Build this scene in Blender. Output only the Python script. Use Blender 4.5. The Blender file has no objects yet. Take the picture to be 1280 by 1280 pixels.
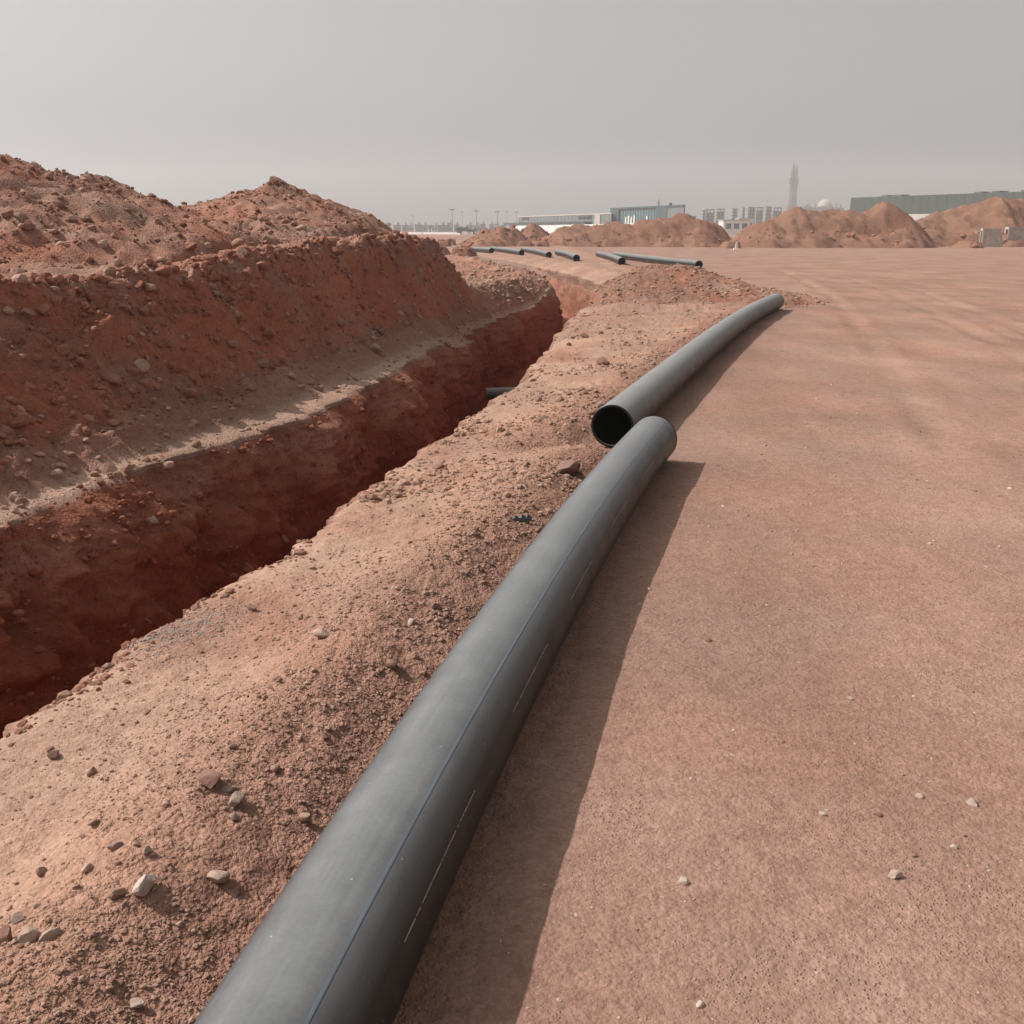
import bpy, math, random
import numpy as np

# ------------------------------------------------------------------ camera, sky, sun, exposure
scene = bpy.context.scene
col = scene.collection
EYE = 1.6
PITCH = math.radians(15.46)
cam_data = bpy.data.cameras.new('camera')
cam_data.sensor_width = 36.0
cam_data.lens = 36.0
cam_data.clip_start = 0.05
cam_data.clip_end = 5000
cam = bpy.data.objects.new('camera', cam_data)
cam.location = (0, 0, EYE)
cam.rotation_euler = (math.pi / 2 - PITCH, 0, 0)
col.objects.link(cam)
scene.camera = cam

SUN_EL = math.radians(47)
SUN_AZ = math.radians(-80)          # compass angle from +Y towards +X: the sun stands on the left, a little ahead
world = bpy.data.worlds.new('World')
scene.world = world
world.use_nodes = True
wn, wl = world.node_tree.nodes, world.node_tree.links
wn.clear()
sky = wn.new('ShaderNodeTexSky')
sky.sky_type = 'NISHITA'
sky.sun_disc = False
sky.sun_elevation = SUN_EL
sky.sun_rotation = SUN_AZ
sky.air_density = 1.0
sky.dust_density = 7.0
sky.ozone_density = 1.0
sky.altitude = 600
hsv = wn.new('ShaderNodeHueSaturation')      # a dusty, almost colourless sky
hsv.inputs['Saturation'].default_value = 0.0
bg = wn.new('ShaderNodeBackground')
bg.inputs['Strength'].default_value = 0.096
out = wn.new('ShaderNodeOutputWorld')
wl.new(sky.outputs[0], hsv.inputs['Color'])
wl.new(hsv.outputs[0], bg.inputs['Color'])
wl.new(bg.outputs[0], out.inputs['Surface'])

sun_data = bpy.data.lights.new('sun', 'SUN')
sun_data.energy = 3.4
sun_data.angle = math.radians(0.6)
sun_data.color = (1.0, 0.965, 0.92)
sun = bpy.data.objects.new('sun', sun_data)
_d = (math.sin(SUN_AZ) * math.cos(SUN_EL), math.cos(SUN_AZ) * math.cos(SUN_EL), math.sin(SUN_EL))
from mathutils import Vector, Matrix
sun.rotation_euler = Vector(_d).to_track_quat('Z', 'Y').to_euler()
col.objects.link(sun)

vs = scene.view_settings
vs.view_transform = 'Standard'
vs.look = 'None'
vs.gamma = 1.0
vs.use_curve_mapping = False
vs.exposure = 0.29
scene.cycles.volume_bounces = 1
scene.cycles.max_bounces = 6

rng = np.random.default_rng(7)
random.seed(7)

# ------------------------------------------------------------------ numpy noise
def _hash(ix, iy, iz):
    n = (ix.astype(np.int64) * 374761393 + iy.astype(np.int64) * 668265263 + iz.astype(np.int64) * 2147483647) & 0x7fffffff
    n = ((n ^ (n >> 13)) * 1274126177) & 0x7fffffff
    n = ((n ^ (n >> 16)) * 1103515245 + 12345) & 0x7fffffff
    return (n & 0xffffff) / float(0x7fffff) - 1.0

def noise2(x, y, seed=0):
    x0 = np.floor(x); y0 = np.floor(y)
    fx = x - x0; fy = y - y0
    ux = fx * fx * fx * (fx * (fx * 6 - 15) + 10); uy = fy * fy * fy * (fy * (fy * 6 - 15) + 10)
    s = np.full_like(x0, seed)
    def g(i, j):
        a = _hash(x0 + i, y0 + j, s) * math.pi
        return np.cos(a) * (fx - i) + np.sin(a) * (fy - j)
    return 1.5 * ((g(0, 0) * (1 - ux) + g(1, 0) * ux) * (1 - uy) + (g(0, 1) * (1 - ux) + g(1, 1) * ux) * uy)

def fbm(x, y, scale, octs=3, seed=0, gain=0.5):
    x = np.asarray(x, float) * scale; y = np.asarray(y, float) * scale
    t = np.zeros(np.broadcast(x, y).shape); a = 1.0
    for k in range(octs):
        t = t + a * noise2(x + 17.3 * k, y - 9.1 * k, seed + k)
        x = x * 2.03; y = y * 2.03; a *= gain
    return t

def billow(x, y, scale, octs=3, seed=0):
    x = np.asarray(x, float) * scale; y = np.asarray(y, float) * scale
    t = np.zeros(np.broadcast(x, y).shape); a = 1.0
    for k in range(octs):
        t = t + a * (1.0 - 2.2 * np.abs(noise2(x + 7.7 * k, y + 3.3 * k, seed + k))) * 0.5
        x = x * 2.07; y = y * 2.07; a *= 0.5
    return t

def sstep(a, b, x):
    t = np.clip((x - a) / (b - a), 0, 1)
    return t * t * (3 - 2 * t)

def gauss(x, s):
    return np.exp(-(x / s) ** 2)

# ------------------------------------------------------------------ the plan of the site
RY = np.array([-8, 0, 3.1, 3.93, 4.7, 5.8, 7.2, 9.2, 10.9, 13, 15.4, 18.9, 23.5, 28, 32, 36, 43, 53, 62, 71, 90.])
RX = np.array([-4.7, -2.52, -1.71, -1.54, -1.32, -1.03, -.8, -.36, 0, .32, .6, 1.05, 1.8, 2.45, 2.55, 2.3, 1.4, 0, -1.6, -3.5, -8])
LY = np.array([-8, 0, 4, 5.44, 6.6, 7.4, 8.2, 10.4, 13.9, 16, 19, 22, 26, 30, 33, 36, 43, 53, 62, 71, 90.])
LX = np.array([-6.6, -4.45, -3.2, -2.85, -2.72, -2.42, -2.02, -1.55, -1.17, -.95, -.6, -.1, .65, 1.15, 1.1, .8, -.2, -1.6, -3.2, -5.1, -9.6])

def _ragged(y, seed):
    y = np.asarray(y, float); z0 = np.zeros_like(y) + seed * 3.7
    near = np.clip(y / 6, 0.5, 2.0)
    return 0.05 * fbm(y, z0, 1.3, 2, seed) * near + 0.04 * fbm(y, z0, 4.5, 3, seed + 9) + .022 * fbm(y, z0, 12, 2, seed + 15)

def right_lip(y):
    return np.interp(y, RY, RX) + _ragged(y, 3)

def left_lip(y):
    base = np.interp(y, LY, LX) + 1.1 * _ragged(y, 21)
    return base - 0.32 * sstep(18.1, 18.5, y) * (1 - sstep(24, 28, y))   # the cut widens behind a corner

PA = np.array([0.00990604, 0.16521992, -0.67736413])     # axis of the near pipe, x(y)
P2Y = np.array([7.62, 10.16, 13.53, 17.08, 19.5, 21.35])
P2X = np.array([.76, 1.55, 2.61, 3.80, 4.68, 5.40])
P2A = np.polyfit(P2Y, P2X, 3)

def near_axis(y):
    y = np.asarray(y, float)
    return np.polyval(PA, np.maximum(y, -1.0)) + np.minimum(y + 1.0, 0) * .145 - .010 * (1 - sstep(1.5, 4.0, y)) - .004

def pipe_x(y):
    y = np.asarray(y, float)
    return np.where(y < 7.3, near_axis(y), np.polyval(P2A, np.clip(y, 7.3, 22)))

def depth_of(y):
    return 1.5 * (1 - sstep(38, 47, y))

BH_Y = [-8, 3, 6, 10, 12, 14, 16, 18, 20.2, 21.2, 22.2, 27, 40, 80]
BH_Z = [1.06, 1.06, 1.08, 1.15, 1.26, 1.35, 1.37, 1.37, 1.33, .75, .32, .22, .15, 0]
WL_Y = [-8, 3, 6.3, 7.2, 8.8, 10.5, 13.5, 17, 19, 22]
WL_W = [.45, .42, .42, .5, .78, .76, .62, .40, .28, .2]

def bank_width(y):
    return np.interp(y, WL_Y, WL_W)

def slump(y):
    """Where the lip of the ledge has slid into the trench."""
    y = np.asarray(y, float)
    return np.clip(gauss(y - 6.5, 1.25) + .55 * gauss(y - 11.6, .9) + .2 * fbm(y, y * 0 + 2.2, .7, 2, 44), 0, 1)

def wall_width(y):
    return .34 + .26 * slump(y)

def wall_profile(t, y):
    f = 0.25 * t + 0.75 * t ** 1.6
    g = np.where(t < .45, .20 * t / .45, .20 + .80 * np.clip((t - .45) / .55, 0, 1) ** 1.15)
    return f + (g - f) * slump(y)

def bank_edge(y):
    y = np.asarray(y, float)
    return np.interp(y, [-8, 10, 12, 14, 16, 18, 20, 22, 30], [1.52, 1.42, 1.33, 1.22, 1.06, .88, .66, .6, .7]) + 0.09 * fbm(y, y * 0 + 5.5, 0.9, 4, 40)

RUTS = (3.5, 5.2, 6.1, 7.7, 10.2, 11.8)
def rut_x(x8, y):
    return x8 + .27 * (y - 8) - .0016 * (y - 8) ** 2 + .12 * noise2(y * .12, y * 0 + x8)

def base_z(x, y):
    x, y = np.broadcast_arrays(np.asarray(x, float), np.asarray(y, float))
    R = right_lip(y); L = left_lip(y); P = pipe_x(y); dep = depth_of(y)
    z = np.zeros(x.shape)
    # right of the trench: sandy strip, low windrow, dirt track
    d = x - R
    strip = 0.045 * sstep(0.25, 0.9, d) * np.exp(-np.maximum(x - P, -9) ** 2 * 0) 
    wind = 0.10 * gauss(x - (P - 0.62), 0.26) * sstep(-1, 1.5, y) * (1 - 0.55 * sstep(5.5, 8, y)) * (1 - sstep(18, 22, y))
    zr = strip * (1 - sstep(-0.45, -0.15, x - P)) + wind - 0.05 * np.exp(-np.maximum(d, 0) / 0.07)
    ridge = 0.13 * gauss(y - (20.7 - 0.05 * x), 0.16 + 0.05 * fbm(x, y, 1.2, 2, 8)) * sstep(1.5, 2.2, x) * (1 - sstep(3.9, 4.4, x))
    spoil = 0.22 * gauss(d - 0.9, 0.8) * sstep(21, 25, y) * (1 - sstep(45, 60, y))
    zr = zr + ridge + spoil
    # soil pushed up against the left side of the pipes
    zr = zr + .035 * gauss(x - P + .17, .07) * np.clip(.6 + .8 * fbm(x, y, 1.6, 2, 65), 0, 1.3) * sstep(0, 2, y) * (1 - sstep(20, 21, y)) * (1 - gauss(y - 7.35, .35))
    # ruts on the dirt track
    for x8 in RUTS:
        q = x - rut_x(x8, y)
        zr = zr + (-.030 * gauss(q, .15) + .014 * gauss(np.abs(q) - .27, .10)) * (.6 + .6 * fbm(x, y, .4, 2, 66)) * sstep(6, 9, y) * (1 - sstep(38, 55, y)) * (x > P + .6)
    zr = np.where((x > P + 0.3), zr + 0.03 * fbm(x, y, 0.35, 2, 61) * sstep(0.3, 1.5, x - P) * sstep(4, 10, y), zr)
    for cx, cy, rx_, ry_ in ((6.0, 17.9, .5, 1.0), (5.6, 14.2, .45, .8), (10.9, 22.0, .9, 1.6), (12.2, 30.5, 1.5, 2.2), (5.0, 22.5, .5, 1.3)):
        g_ = gauss((x - cx - .25 * (y - cy)) / rx_, 1) * gauss((y - cy) / ry_, 1)
        zr = zr + g_ * (.014 * np.sin((y + .6 * x) * 24) - .02)
    # trench
    t = np.clip((x - L) / wall_width(y), 0, 1)
    soft = 0.30 * sstep(14.5, 17.5, y) * (1 - sstep(25, 29, y)) + .03
    zl = -soft - (dep - soft) * wall_profile(t, y)
    t2 = np.clip((R - x) / 0.17, 0, 1)
    zr2 = -dep * t2 ** 0.9
    zt = np.maximum(np.maximum(zl, zr2 - 0.05 * (1 - t2)), -dep)
    # left bank
    e = L - x
    hb = np.interp(y, BH_Y, BH_Z); w = bank_width(y); ed = bank_edge(y)
    low = 0.02 + 0.16 * sstep(0.22, 1.0, e / w) * np.minimum(1, hb)
    t3 = np.clip((e - w) / np.maximum(ed - w, 0.2), 0, 1)
    shape = np.where(t3 < .55, .62 * t3 / .55 * (.75 + .25 * t3 / .55), .62 + .38 * sstep(.5, 1.0, .5 + (t3 - .55) / .45 * .5) )
    zb = low + (hb - 0.18 * np.minimum(1, hb)) * shape
    zb = zb + np.clip(e - ed, 0, 4) * 0.03 * np.minimum(1, hb)
    zb = zb * (1 - sstep(7, 30, e)) - soft * np.exp(-np.maximum(e, 0) / (.05 + .8 * (soft - .03)))
    return np.where(x >= R, zr, np.where(x > L, zt, zb))

def zones(x, y):
    R = right_lip(y); L = left_lip(y); P = pipe_x(y)
    bank = (L - x) > 0
    wall = (x >= L - 0.02) & (x <= R + 0.01)
    track = sstep(0.0, 0.5, x - P)
    return R, L, P, bank, wall, track

def full_z(x, y):
    x, y = np.broadcast_arrays(np.asarray(x, float), np.asarray(y, float))
    z = base_z(x, y)
    R, L, P, bank, wall, track = zones(x, y)
    far = 1 - sstep(60, 110, np.abs(y)) * 0.7
    e = L - x
    ed = bank_edge(y); w = bank_width(y)
    n_track = 0.010 * fbm(x, y, 1.1, 2, 1) + 0.0035 * fbm(x, y, 7, 2, 2)
    prox = 1 - gauss(x - P, 0.22) * (y < 22)
    gr = gauss(x - (P - 0.55), 0.35) * sstep(0, 2, y)
    n_strip = (0.022 * fbm(x, y, 1.5, 2, 3) + 0.012 * fbm(x, y, 6, 2, 4) + (0.006 + 0.007 * gr) * fbm(x, y, 18, 3, 5)) * (0.35 + 0.65 * prox)
    n_strip = n_strip + sstep(14, 19, y) * (0.03 * billow(x, y, 2.5, 3, 6))
    n_right = n_strip * (1 - track) + n_track * track
    up = sstep(0.2, 0.9, e / np.maximum(w, .1))
    face_ = gauss((e - .6 * (ed + w)) / np.maximum(ed - w, .3), .8)
    n_bank = up * (0.07 * fbm(x, y, 1.3, 3, 11) + (0.045 + .11 * face_) * billow(x, y, 2.2, 5, 12) + .06 * face_ * fbm(y, x * .25, 2.6, 4, 16) + (0.026 + .035 * face_) * billow(x, y, 7.5, 3, 13)) + (1 - up) * (0.012 * fbm(x, y, 4, 3, 14))
    n_bank = n_bank * sstep(0.0, 0.15, e)
    n_floor = 0.03 * fbm(x, y, 3, 3, 15)
    return z + far * np.where(bank, n_bank, np.where(wall, n_floor * (z < -1.2), n_right * sstep(0, .1, x - R)))

# ------------------------------------------------------------------ heaps of spoil (functions first, meshes later)
def cone(x, y, cx, cy, rx, ry, h, rot=0.0, sharp=0.16):
    c, s = math.cos(rot), math.sin(rot)
    dx = x - cx; dy = y - cy
    u = (c * dx + s * dy) / rx; v = (-s * dx + c * dy) / ry
    r = np.sqrt(u * u + v * v + sharp * sharp)
    return h * (1.0 + sharp - r)

def smax(a, b, k=0.18):
    h = np.clip(0.5 + 0.5 * (a - b) / k, 0, 1)
    return b + (a - b) * h + k * h * (1 - h)

def off_edge(x, y):
    e = left_lip(y) - x - bank_edge(y)
    return -1.6 * (1 - sstep(-.25, .75, e)) * (1 - sstep(19.5, 21, y)) * (1 - .75 * sstep(15.5, 18, y))

def heap_one(x, y):
    g = cone(x, y, -6.75, 12.8, 3.5, 3.2, 1.04)
    g = smax(g, cone(x, y, -5.75, 13.4, 2.0, 2.6, .72, 0, .3))
    g = smax(g, cone(x, y, -8.6, 11.6, 3.2, 3.6, .92))
    g = g + 0.12 * fbm(x, y, 0.9, 3, 71) + 0.10 * billow(x, y, 2.8, 4, 72) + 0.045 * billow(x, y, 9, 2, 73) + off_edge(x, y)
    return g

def heap_two(x, y):
    g = cone(x, y, -3.98, 18.0, 2.5, 2.8, 0.88, 0, .04)
    g = smax(g, cone(x, y, -3.95, 17.9, .9, .9, 0.97, 0, .12), .08)
    g = smax(g, cone(x, y, -5.7, 17.6, 2.6, 2.4, 0.46, 0, .3), .1)
    g = smax(g, cone(x, y, -2.7, 18.9, 2.0, 2.0, 0.22, 0, .3), .2)
    g = g + 0.08 * fbm(x, y, 1.0, 3, 81) + 0.09 * billow(x, y, 3.0, 4, 82) + 0.04 * billow(x, y, 10, 2, 83) + off_edge(x, y)
    return g

def heap_track(x, y):
    g = cone(x, y, 4.12, 25.4, 1.9, 2.6, 0.69, 0, .2)
    g = smax(g, cone(x, y, 2.9, 24.4, 1.7, 1.8, 0.34, 0, .4), .2)
    g = smax(g, cone(x, y, 5.2, 24.4, 1.5, 2.0, 0.36, 0, .4), .2)
    g = g + 0.05 * fbm(x, y, 1.5, 3, 91) + 0.045 * billow(x, y, 4.5, 3, 92)
    return g

def heap_level(x, y):
    """Height of the smooth ground that a heap stands on."""
    return base_z(x, y)

def surface(x, y):
    z = full_z(x, y)
    b = heap_level(x, y)
    for f, (x0, x1, y0, y1) in ((heap_one, (-13, -3, 7.5, 17.5)), (heap_two, (-9, -1.8, 14.5, 22.5)), (heap_track, (1.5, 7.5, 21, 29))):
        m = (x > x0) & (x < x1) & (y > y0) & (y < y1)
        if np.any(m):
            z = np.where(m, np.maximum(z, b + np.clip(f(x, y), -1, 9) - 0.04), z)
    return z

def sight(px, py, far=40.0):
    """The spot on the ground that lies along a line of sight, found by marching over the terrain."""
    a = (px - 640) / 1280.0; b = -(py - 640) / 1280.0
    d = np.array([a, math.cos(PITCH) + math.sin(PITCH) * b, -math.sin(PITCH) + math.cos(PITCH) * b])
    ts = np.exp(np.linspace(math.log(1.0), math.log(far), 2600))
    X = d[0] * ts; Y = d[1] * ts; Z = EYE + d[2] * ts
    s = surface(X, Y)
    k = int(np.argmax(Z <= s)) if np.any(Z <= s) else len(ts) - 1
    return float(X[k]), float(Y[k]), float(s[k]), float(ts[k])

# ------------------------------------------------------------------ helpers for objects
def tag(o, label=None, cat=None, group=None, kind=None):
    if label: o['label'] = label
    if cat: o['category'] = cat
    if group: o['group'] = group
    if kind: o['kind'] = kind
    return o

def link(name, me, mat=None, parent=None):
    o = bpy.data.objects.new(name, me)
    col.objects.link(o)
    if mat is not None and len(me.materials) == 0:
        me.materials.append(mat)
    if parent is not None:
        o.parent = parent
    return o

def empty(name, loc=(0, 0, 0), rz=0.0):
    o = bpy.data.objects.new(name, None)
    o.empty_display_size = 0.2
    o.location = loc
    o.rotation_euler = (0, 0, rz)
    col.objects.link(o)
    return o

def np_mesh(name, V, F, smooth=True):
    me = bpy.data.meshes.new(name)
    V = np.asarray(V, np.float32); F = np.asarray(F, np.int32)
    n = F.shape[1]
    me.vertices.add(len(V)); me.vertices.foreach_set('co', V.ravel())
    me.loops.add(F.size); me.loops.foreach_set('vertex_index', F.ravel())
    me.polygons.add(len(F))
    me.polygons.foreach_set('loop_start', np.arange(0, F.size, n, dtype=np.int32))
    me.polygons.foreach_set('use_smooth', np.full(len(F), smooth))
    me.update(calc_edges=True)
    return me

def attr(me, name, vals):
    a = me.attributes.new(name, 'FLOAT', 'POINT')
    a.data.foreach_set('value', np.asarray(vals, np.float32).ravel())

def grid_faces(nr, nc):
    i = np.arange(nr - 1)[:, None] * nc + np.arange(nc - 1)[None, :]
    return np.stack([i, i + 1, i + nc + 1, i + nc], -1).reshape(-1, 4)

class MB:
    """Collects simple solids and builds ONE mesh object."""
    def __init__(s): s.V = []; s.F = []
    def add(s, V, F):
        k = len(s.V); s.V += [tuple(v) for v in V]; s.F += [tuple(i + k for i in f) for f in F]; return s
    def box(s, x0, x1, y0, y1, z0, z1, taper=0.0):
        t = taper
        V = [(x0, y0, z0), (x1, y0, z0), (x1, y1, z0), (x0, y1, z0), (x0 + t, y0 + t, z1), (x1 - t, y0 + t, z1), (x1 - t, y1 - t, z1), (x0 + t, y1 - t, z1)]
        return s.add(V, [(0, 3, 2, 1), (4, 5, 6, 7), (0, 1, 5, 4), (1, 2, 6, 5), (2, 3, 7, 6), (3, 0, 4, 7)])
    def lathe(s, prof, n=16, cx=0, cy=0):
        V = []; F = []
        for r, z in prof:
            for k in range(n):
                a = 2 * math.pi * k / n
                V.append((cx + r * math.cos(a), cy + r * math.sin(a), z))
        for i in range(len(prof) - 1):
            for k in range(n):
                F.append((i * n + k, i * n + (k + 1) % n, (i + 1) * n + (k + 1) % n, (i + 1) * n + k))
        F.append(tuple(range(n))[::-1]); F.append(tuple(range((len(prof) - 1) * n, len(prof) * n)))
        return s.add(V, F)
    def beam(s, A, B, z0, z1, th):
        """An upright slab from plan point A to plan point B."""
        ax, ay = A; bx, by = B
        l = math.hypot(bx - ax, by - ay); nx, ny = -(by - ay) / l * th / 2, (bx - ax) / l * th / 2
        P = [(ax + nx, ay + ny), (bx + nx, by + ny), (bx - nx, by - ny), (ax - nx, ay - ny)]
        V = [(p[0], p[1], z0) for p in P] + [(p[0], p[1], z1) for p in P]
        return s.add(V, [(0, 1, 2, 3), (7, 6, 5, 4), (0, 4, 5, 1), (1, 5, 6, 2), (2, 6, 7, 3), (3, 7, 4, 0)])
    def build(s, name, mat, parent=None, smooth=False):
        me = bpy.data.meshes.new(name)
        me.from_pydata(s.V, [], s.F)
        if smooth:
            for p in me.polygons: p.use_smooth = True
        me.update()
        return link(name, me, mat, parent)

# ------------------------------------------------------------------ materials
def new_mat(name, rough=0.9, spec=0.2):
    m = bpy.data.materials.new(name); m.use_nodes = True
    nt = m.node_tree; b = nt.nodes['Principled BSDF']
    b.inputs['Roughness'].default_value = rough
    b.inputs['Specular IOR Level'].default_value = spec
    return m, nt.nodes, nt.links, b

def N(nodes, t, **kw):
    n = nodes.new(t)
    for k, v in kw.items(): setattr(n, k, v)
    return n

def mixc(nodes, links, fac, a, b, mode='MIX'):
    n = N(nodes, 'ShaderNodeMix', data_type='RGBA', blend_type=mode)
    for sock, v in ((n.inputs[0], fac), (n.inputs[6], a), (n.inputs[7], b)):
        if hasattr(v, 'links'): links.new(v, sock)
        else: sock.default_value = (*v, 1) if isinstance(v, tuple) and len(v) == 3 else v
    return n.outputs[2]

def ramp(nodes, links, src, lo, hi, a=0.0, b=1.0):
    n = N(nodes, 'ShaderNodeMapRange')
    n.inputs[1].default_value = lo; n.inputs[2].default_value = hi
    n.inputs[3].default_value = a; n.inputs[4].default_value = b
    links.new(src, n.inputs[0]); return n.outputs[0]

def math_n(nodes, links, op, a, b):
    n = N(nodes, 'ShaderNodeMath', operation=op)
    for sock, v in ((n.inputs[0], a), (n.inputs[1], b)):
        if hasattr(v, 'links'): links.new(v, sock)
        else: sock.default_value = v
    return n.outputs[0]

def noise_n(nodes, links, vec, scale, detail=4.0, rough=0.55):
    n = N(nodes, 'ShaderNodeTexNoise')
    n.inputs['Scale'].default_value = scale; n.inputs['Detail'].default_value = detail; n.inputs['Roughness'].default_value = rough
    links.new(vec, n.inputs['Vector']); return n.outputs[0]

TRACK_C = (0.318, 0.199, 0.152)
SAND_C = (0.43, 0.278, 0.204)
RED_C = (0.41, 0.150, 0.088)
SHADED_RED_C = (0.255, 0.062, 0.028)  # red subsoil with the trench wall's shade painted into it
GREY_C = (0.315, 0.158, 0.110)

def make_soil(name, use_attr=True, base=None, bump=1.0, size=1.0):
    m, nd, lk, b = new_mat(name, 0.95, 0.08)
    geo = N(nd, 'ShaderNodeTexCoord'); vec = geo.outputs['Object']
    if use_attr:
        def A(n): 
            a = N(nd, 'ShaderNodeAttribute', attribute_name=n); return a.outputs['Fac']
        c = mixc(nd, lk, A('sand'), TRACK_C, SAND_C)
        c = mixc(nd, lk, A('dusty'), c, GREY_C)
        c = mixc(nd, lk, A('red'), c, RED_C)
        c = mixc(nd, lk, A('shaded_red'), c, SHADED_RED_C)
        gritv = A('grit')
    else:
        nz = noise_n(nd, lk, vec, 0.8 / size, 4)
        c = mixc(nd, lk, ramp(nd, lk, nz, .35, .65), base, tuple(v * k for v, k in zip(base, (0.82, .74, .70))))
        gritv = None
    # patchy tone, streaks, grains
    n1 = noise_n(nd, lk, vec, 0.55 / size, 5, .6)
    c = mixc(nd, lk, 1.0, c, mixc(nd, lk, ramp(nd, lk, n1, .3, .7), (.82, .815, .81), (1.14, 1.15, 1.16)), 'MULTIPLY')
    mp = N(nd, 'ShaderNodeMapping'); mp.inputs['Scale'].default_value = (1.0, .22, 1); mp.inputs['Rotation'].default_value = (0, 0, math.radians(14))
    lk.new(vec, mp.inputs['Vector'])
    n2 = noise_n(nd, lk, mp.outputs[0], 1.4 / size, 5, .65)
    c = mixc(nd, lk, .8, c, mixc(nd, lk, ramp(nd, lk, n2, .32, .68), (.84, .82, .80), (1.1, 1.12, 1.14)), 'MULTIPLY')
    n3 = noise_n(nd, lk, vec, 14 / size, 6, .7)
    c = mixc(nd, lk, .9, c, mixc(nd, lk, ramp(nd, lk, n3, .3, .7), (.80, .77, .75), (1.14, 1.15, 1.16)), 'MULTIPLY')
    vo = N(nd, 'ShaderNodeTexVoronoi'); vo.inputs['Scale'].default_value = 95 / size; lk.new(vec, vo.inputs['Vector'])
    sep = N(nd, 'ShaderNodeSeparateColor'); lk.new(vo.outputs['Color'], sep.inputs[0])
    c = mixc(nd, lk, .55, c, mixc(nd, lk, sep.outputs[0], (.78, .75, .73), (1.2, 1.22, 1.24)), 'MULTIPLY')
    lk.new(c, b.inputs['Base Color'])
    # relief
    vd = ramp(nd, lk, vo.outputs['Distance'], 0, .75, 1, 0)
    vo2 = N(nd, 'ShaderNodeTexVoronoi'); vo2.inputs['Scale'].default_value = 38 / size; lk.new(vec, vo2.inputs['Vector'])
    vd2 = ramp(nd, lk, vo2.outputs['Distance'], 0, .6, 1, 0)
    n4 = noise_n(nd, lk, vec, 55 / size, 5, .65)
    h = math_n(nd, lk, 'ADD', math_n(nd, lk, 'MULTIPLY', vd, .0060 * size), math_n(nd, lk, 'MULTIPLY', n4, .0055 * size))
    h = math_n(nd, lk, 'ADD', h, math_n(nd, lk, 'MULTIPLY', n3, .010 * size))
    vo3 = N(nd, 'ShaderNodeTexVoronoi'); vo3.inputs['Scale'].default_value = 210 / size; lk.new(vec, vo3.inputs['Vector'])
    h = math_n(nd, lk, 'ADD', h, math_n(nd, lk, 'MULTIPLY', ramp(nd, lk, vo3.outputs['Distance'], 0, .7, 1, 0), .0022 * size))
    if use_attr:
        n5 = noise_n(nd, lk, vec, 5.5, 6, .62)
        h = math_n(nd, lk, 'ADD', h, math_n(nd, lk, 'MULTIPLY', math_n(nd, lk, 'MULTIPLY', n5, math_n(nd, lk, 'MAXIMUM', A('red'), A('shaded_red'))), .11))
        n6 = noise_n(nd, lk, vec, 20, 6, .7)
        h = math_n(nd, lk, 'ADD', h, math_n(nd, lk, 'MULTIPLY', math_n(nd, lk, 'MULTIPLY', n6, math_n(nd, lk, 'MAXIMUM', A('red'), A('shaded_red'))), .035))
    if gritv is not None:
        h = math_n(nd, lk, 'MULTIPLY', h, ramp(nd, lk, gritv, .3, .9, .38, 1))
        npit = noise_n(nd, lk, vec, 2.2, 3)
        pit = math_n(nd, lk, 'MULTIPLY', ramp(nd, lk, sep.outputs[2], .62, .70), ramp(nd, lk, vo.outputs['Distance'], .12, .45, 1, 0))
        h = math_n(nd, lk, 'SUBTRACT', h, math_n(nd, lk, 'MULTIPLY', math_n(nd, lk, 'MULTIPLY', pit, ramp(nd, lk, npit, .35, .62, .15, 1)), .0065))
        h = math_n(nd, lk, 'ADD', h, math_n(nd, lk, 'MULTIPLY', math_n(nd, lk, 'MULTIPLY', vd2, gritv), .010 * size))
    bp = N(nd, 'ShaderNodeBump'); bp.inputs['Strength'].default_value = min(1, .9 * bump); bp.inputs['Distance'].default_value = 1.0
    lk.new(h, bp.inputs['Height']); lk.new(bp.outputs[0], b.inputs['Normal'])
    return m

M_SOIL = make_soil('desert_soil')
M_FARHEAP = make_soil('far_spoil', False, (0.31, 0.168, 0.112), 1.0, 4.0)

def stone_mat(name, c1, c2, rough=.9):
    m, nd, lk, b = new_mat(name, rough, .15)
    oi = N(nd, 'ShaderNodeObjectInfo'); tc = N(nd, 'ShaderNodeTexCoord')
    at = N(nd, 'ShaderNodeAttribute', attribute_name='tone')
    n = noise_n(nd, lk, tc.outputs['Object'], 30, 5, .65)
    c = mixc(nd, lk, at.outputs['Fac'], c1, c2)
    c = mixc(nd, lk, 1.0, c, mixc(nd, lk, ramp(nd, lk, n, .3, .7), (.78, .76, .75), (1.15, 1.15, 1.15)), 'MULTIPLY')
    lk.new(c, b.inputs['Base Color'])
    bp = N(nd, 'ShaderNodeBump'); bp.inputs['Distance'].default_value = .01; bp.inputs['Strength'].default_value = .6
    lk.new(noise_n(nd, lk, tc.outputs['Object'], 60, 5, .7), bp.inputs['Height']); lk.new(bp.outputs[0], b.inputs['Normal'])
    return m

M_CLOD = stone_mat('soil_clods', (.285, .165, .118), (.43, .285, .215))
M_REDCLOD = stone_mat('red_clods', (.24, .100, .062), (.33, .19, .14))
M_WALLCLOD = stone_mat('wall_clods', (.24, .075, .042), (.33, .14, .09))  # clods tinted to match the trench wall's darkened red
M_BANKCLOD = stone_mat('bank_clods', (.27, .105, .065), (.37, .185, .125))
M_PALE = stone_mat('pale_stone', (.42, .30, .235), (.53, .42, .35))
M_GREYST = stone_mat('grey_stone', (.27, .19, .16), (.36, .27, .23))
M_GREYGRAVEL = stone_mat('grey_gravel', (.30, .235, .205), (.42, .345, .305))
M_BROWN = stone_mat('brown_stone', (.22, .12, .09), (.30, .18, .14))

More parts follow.
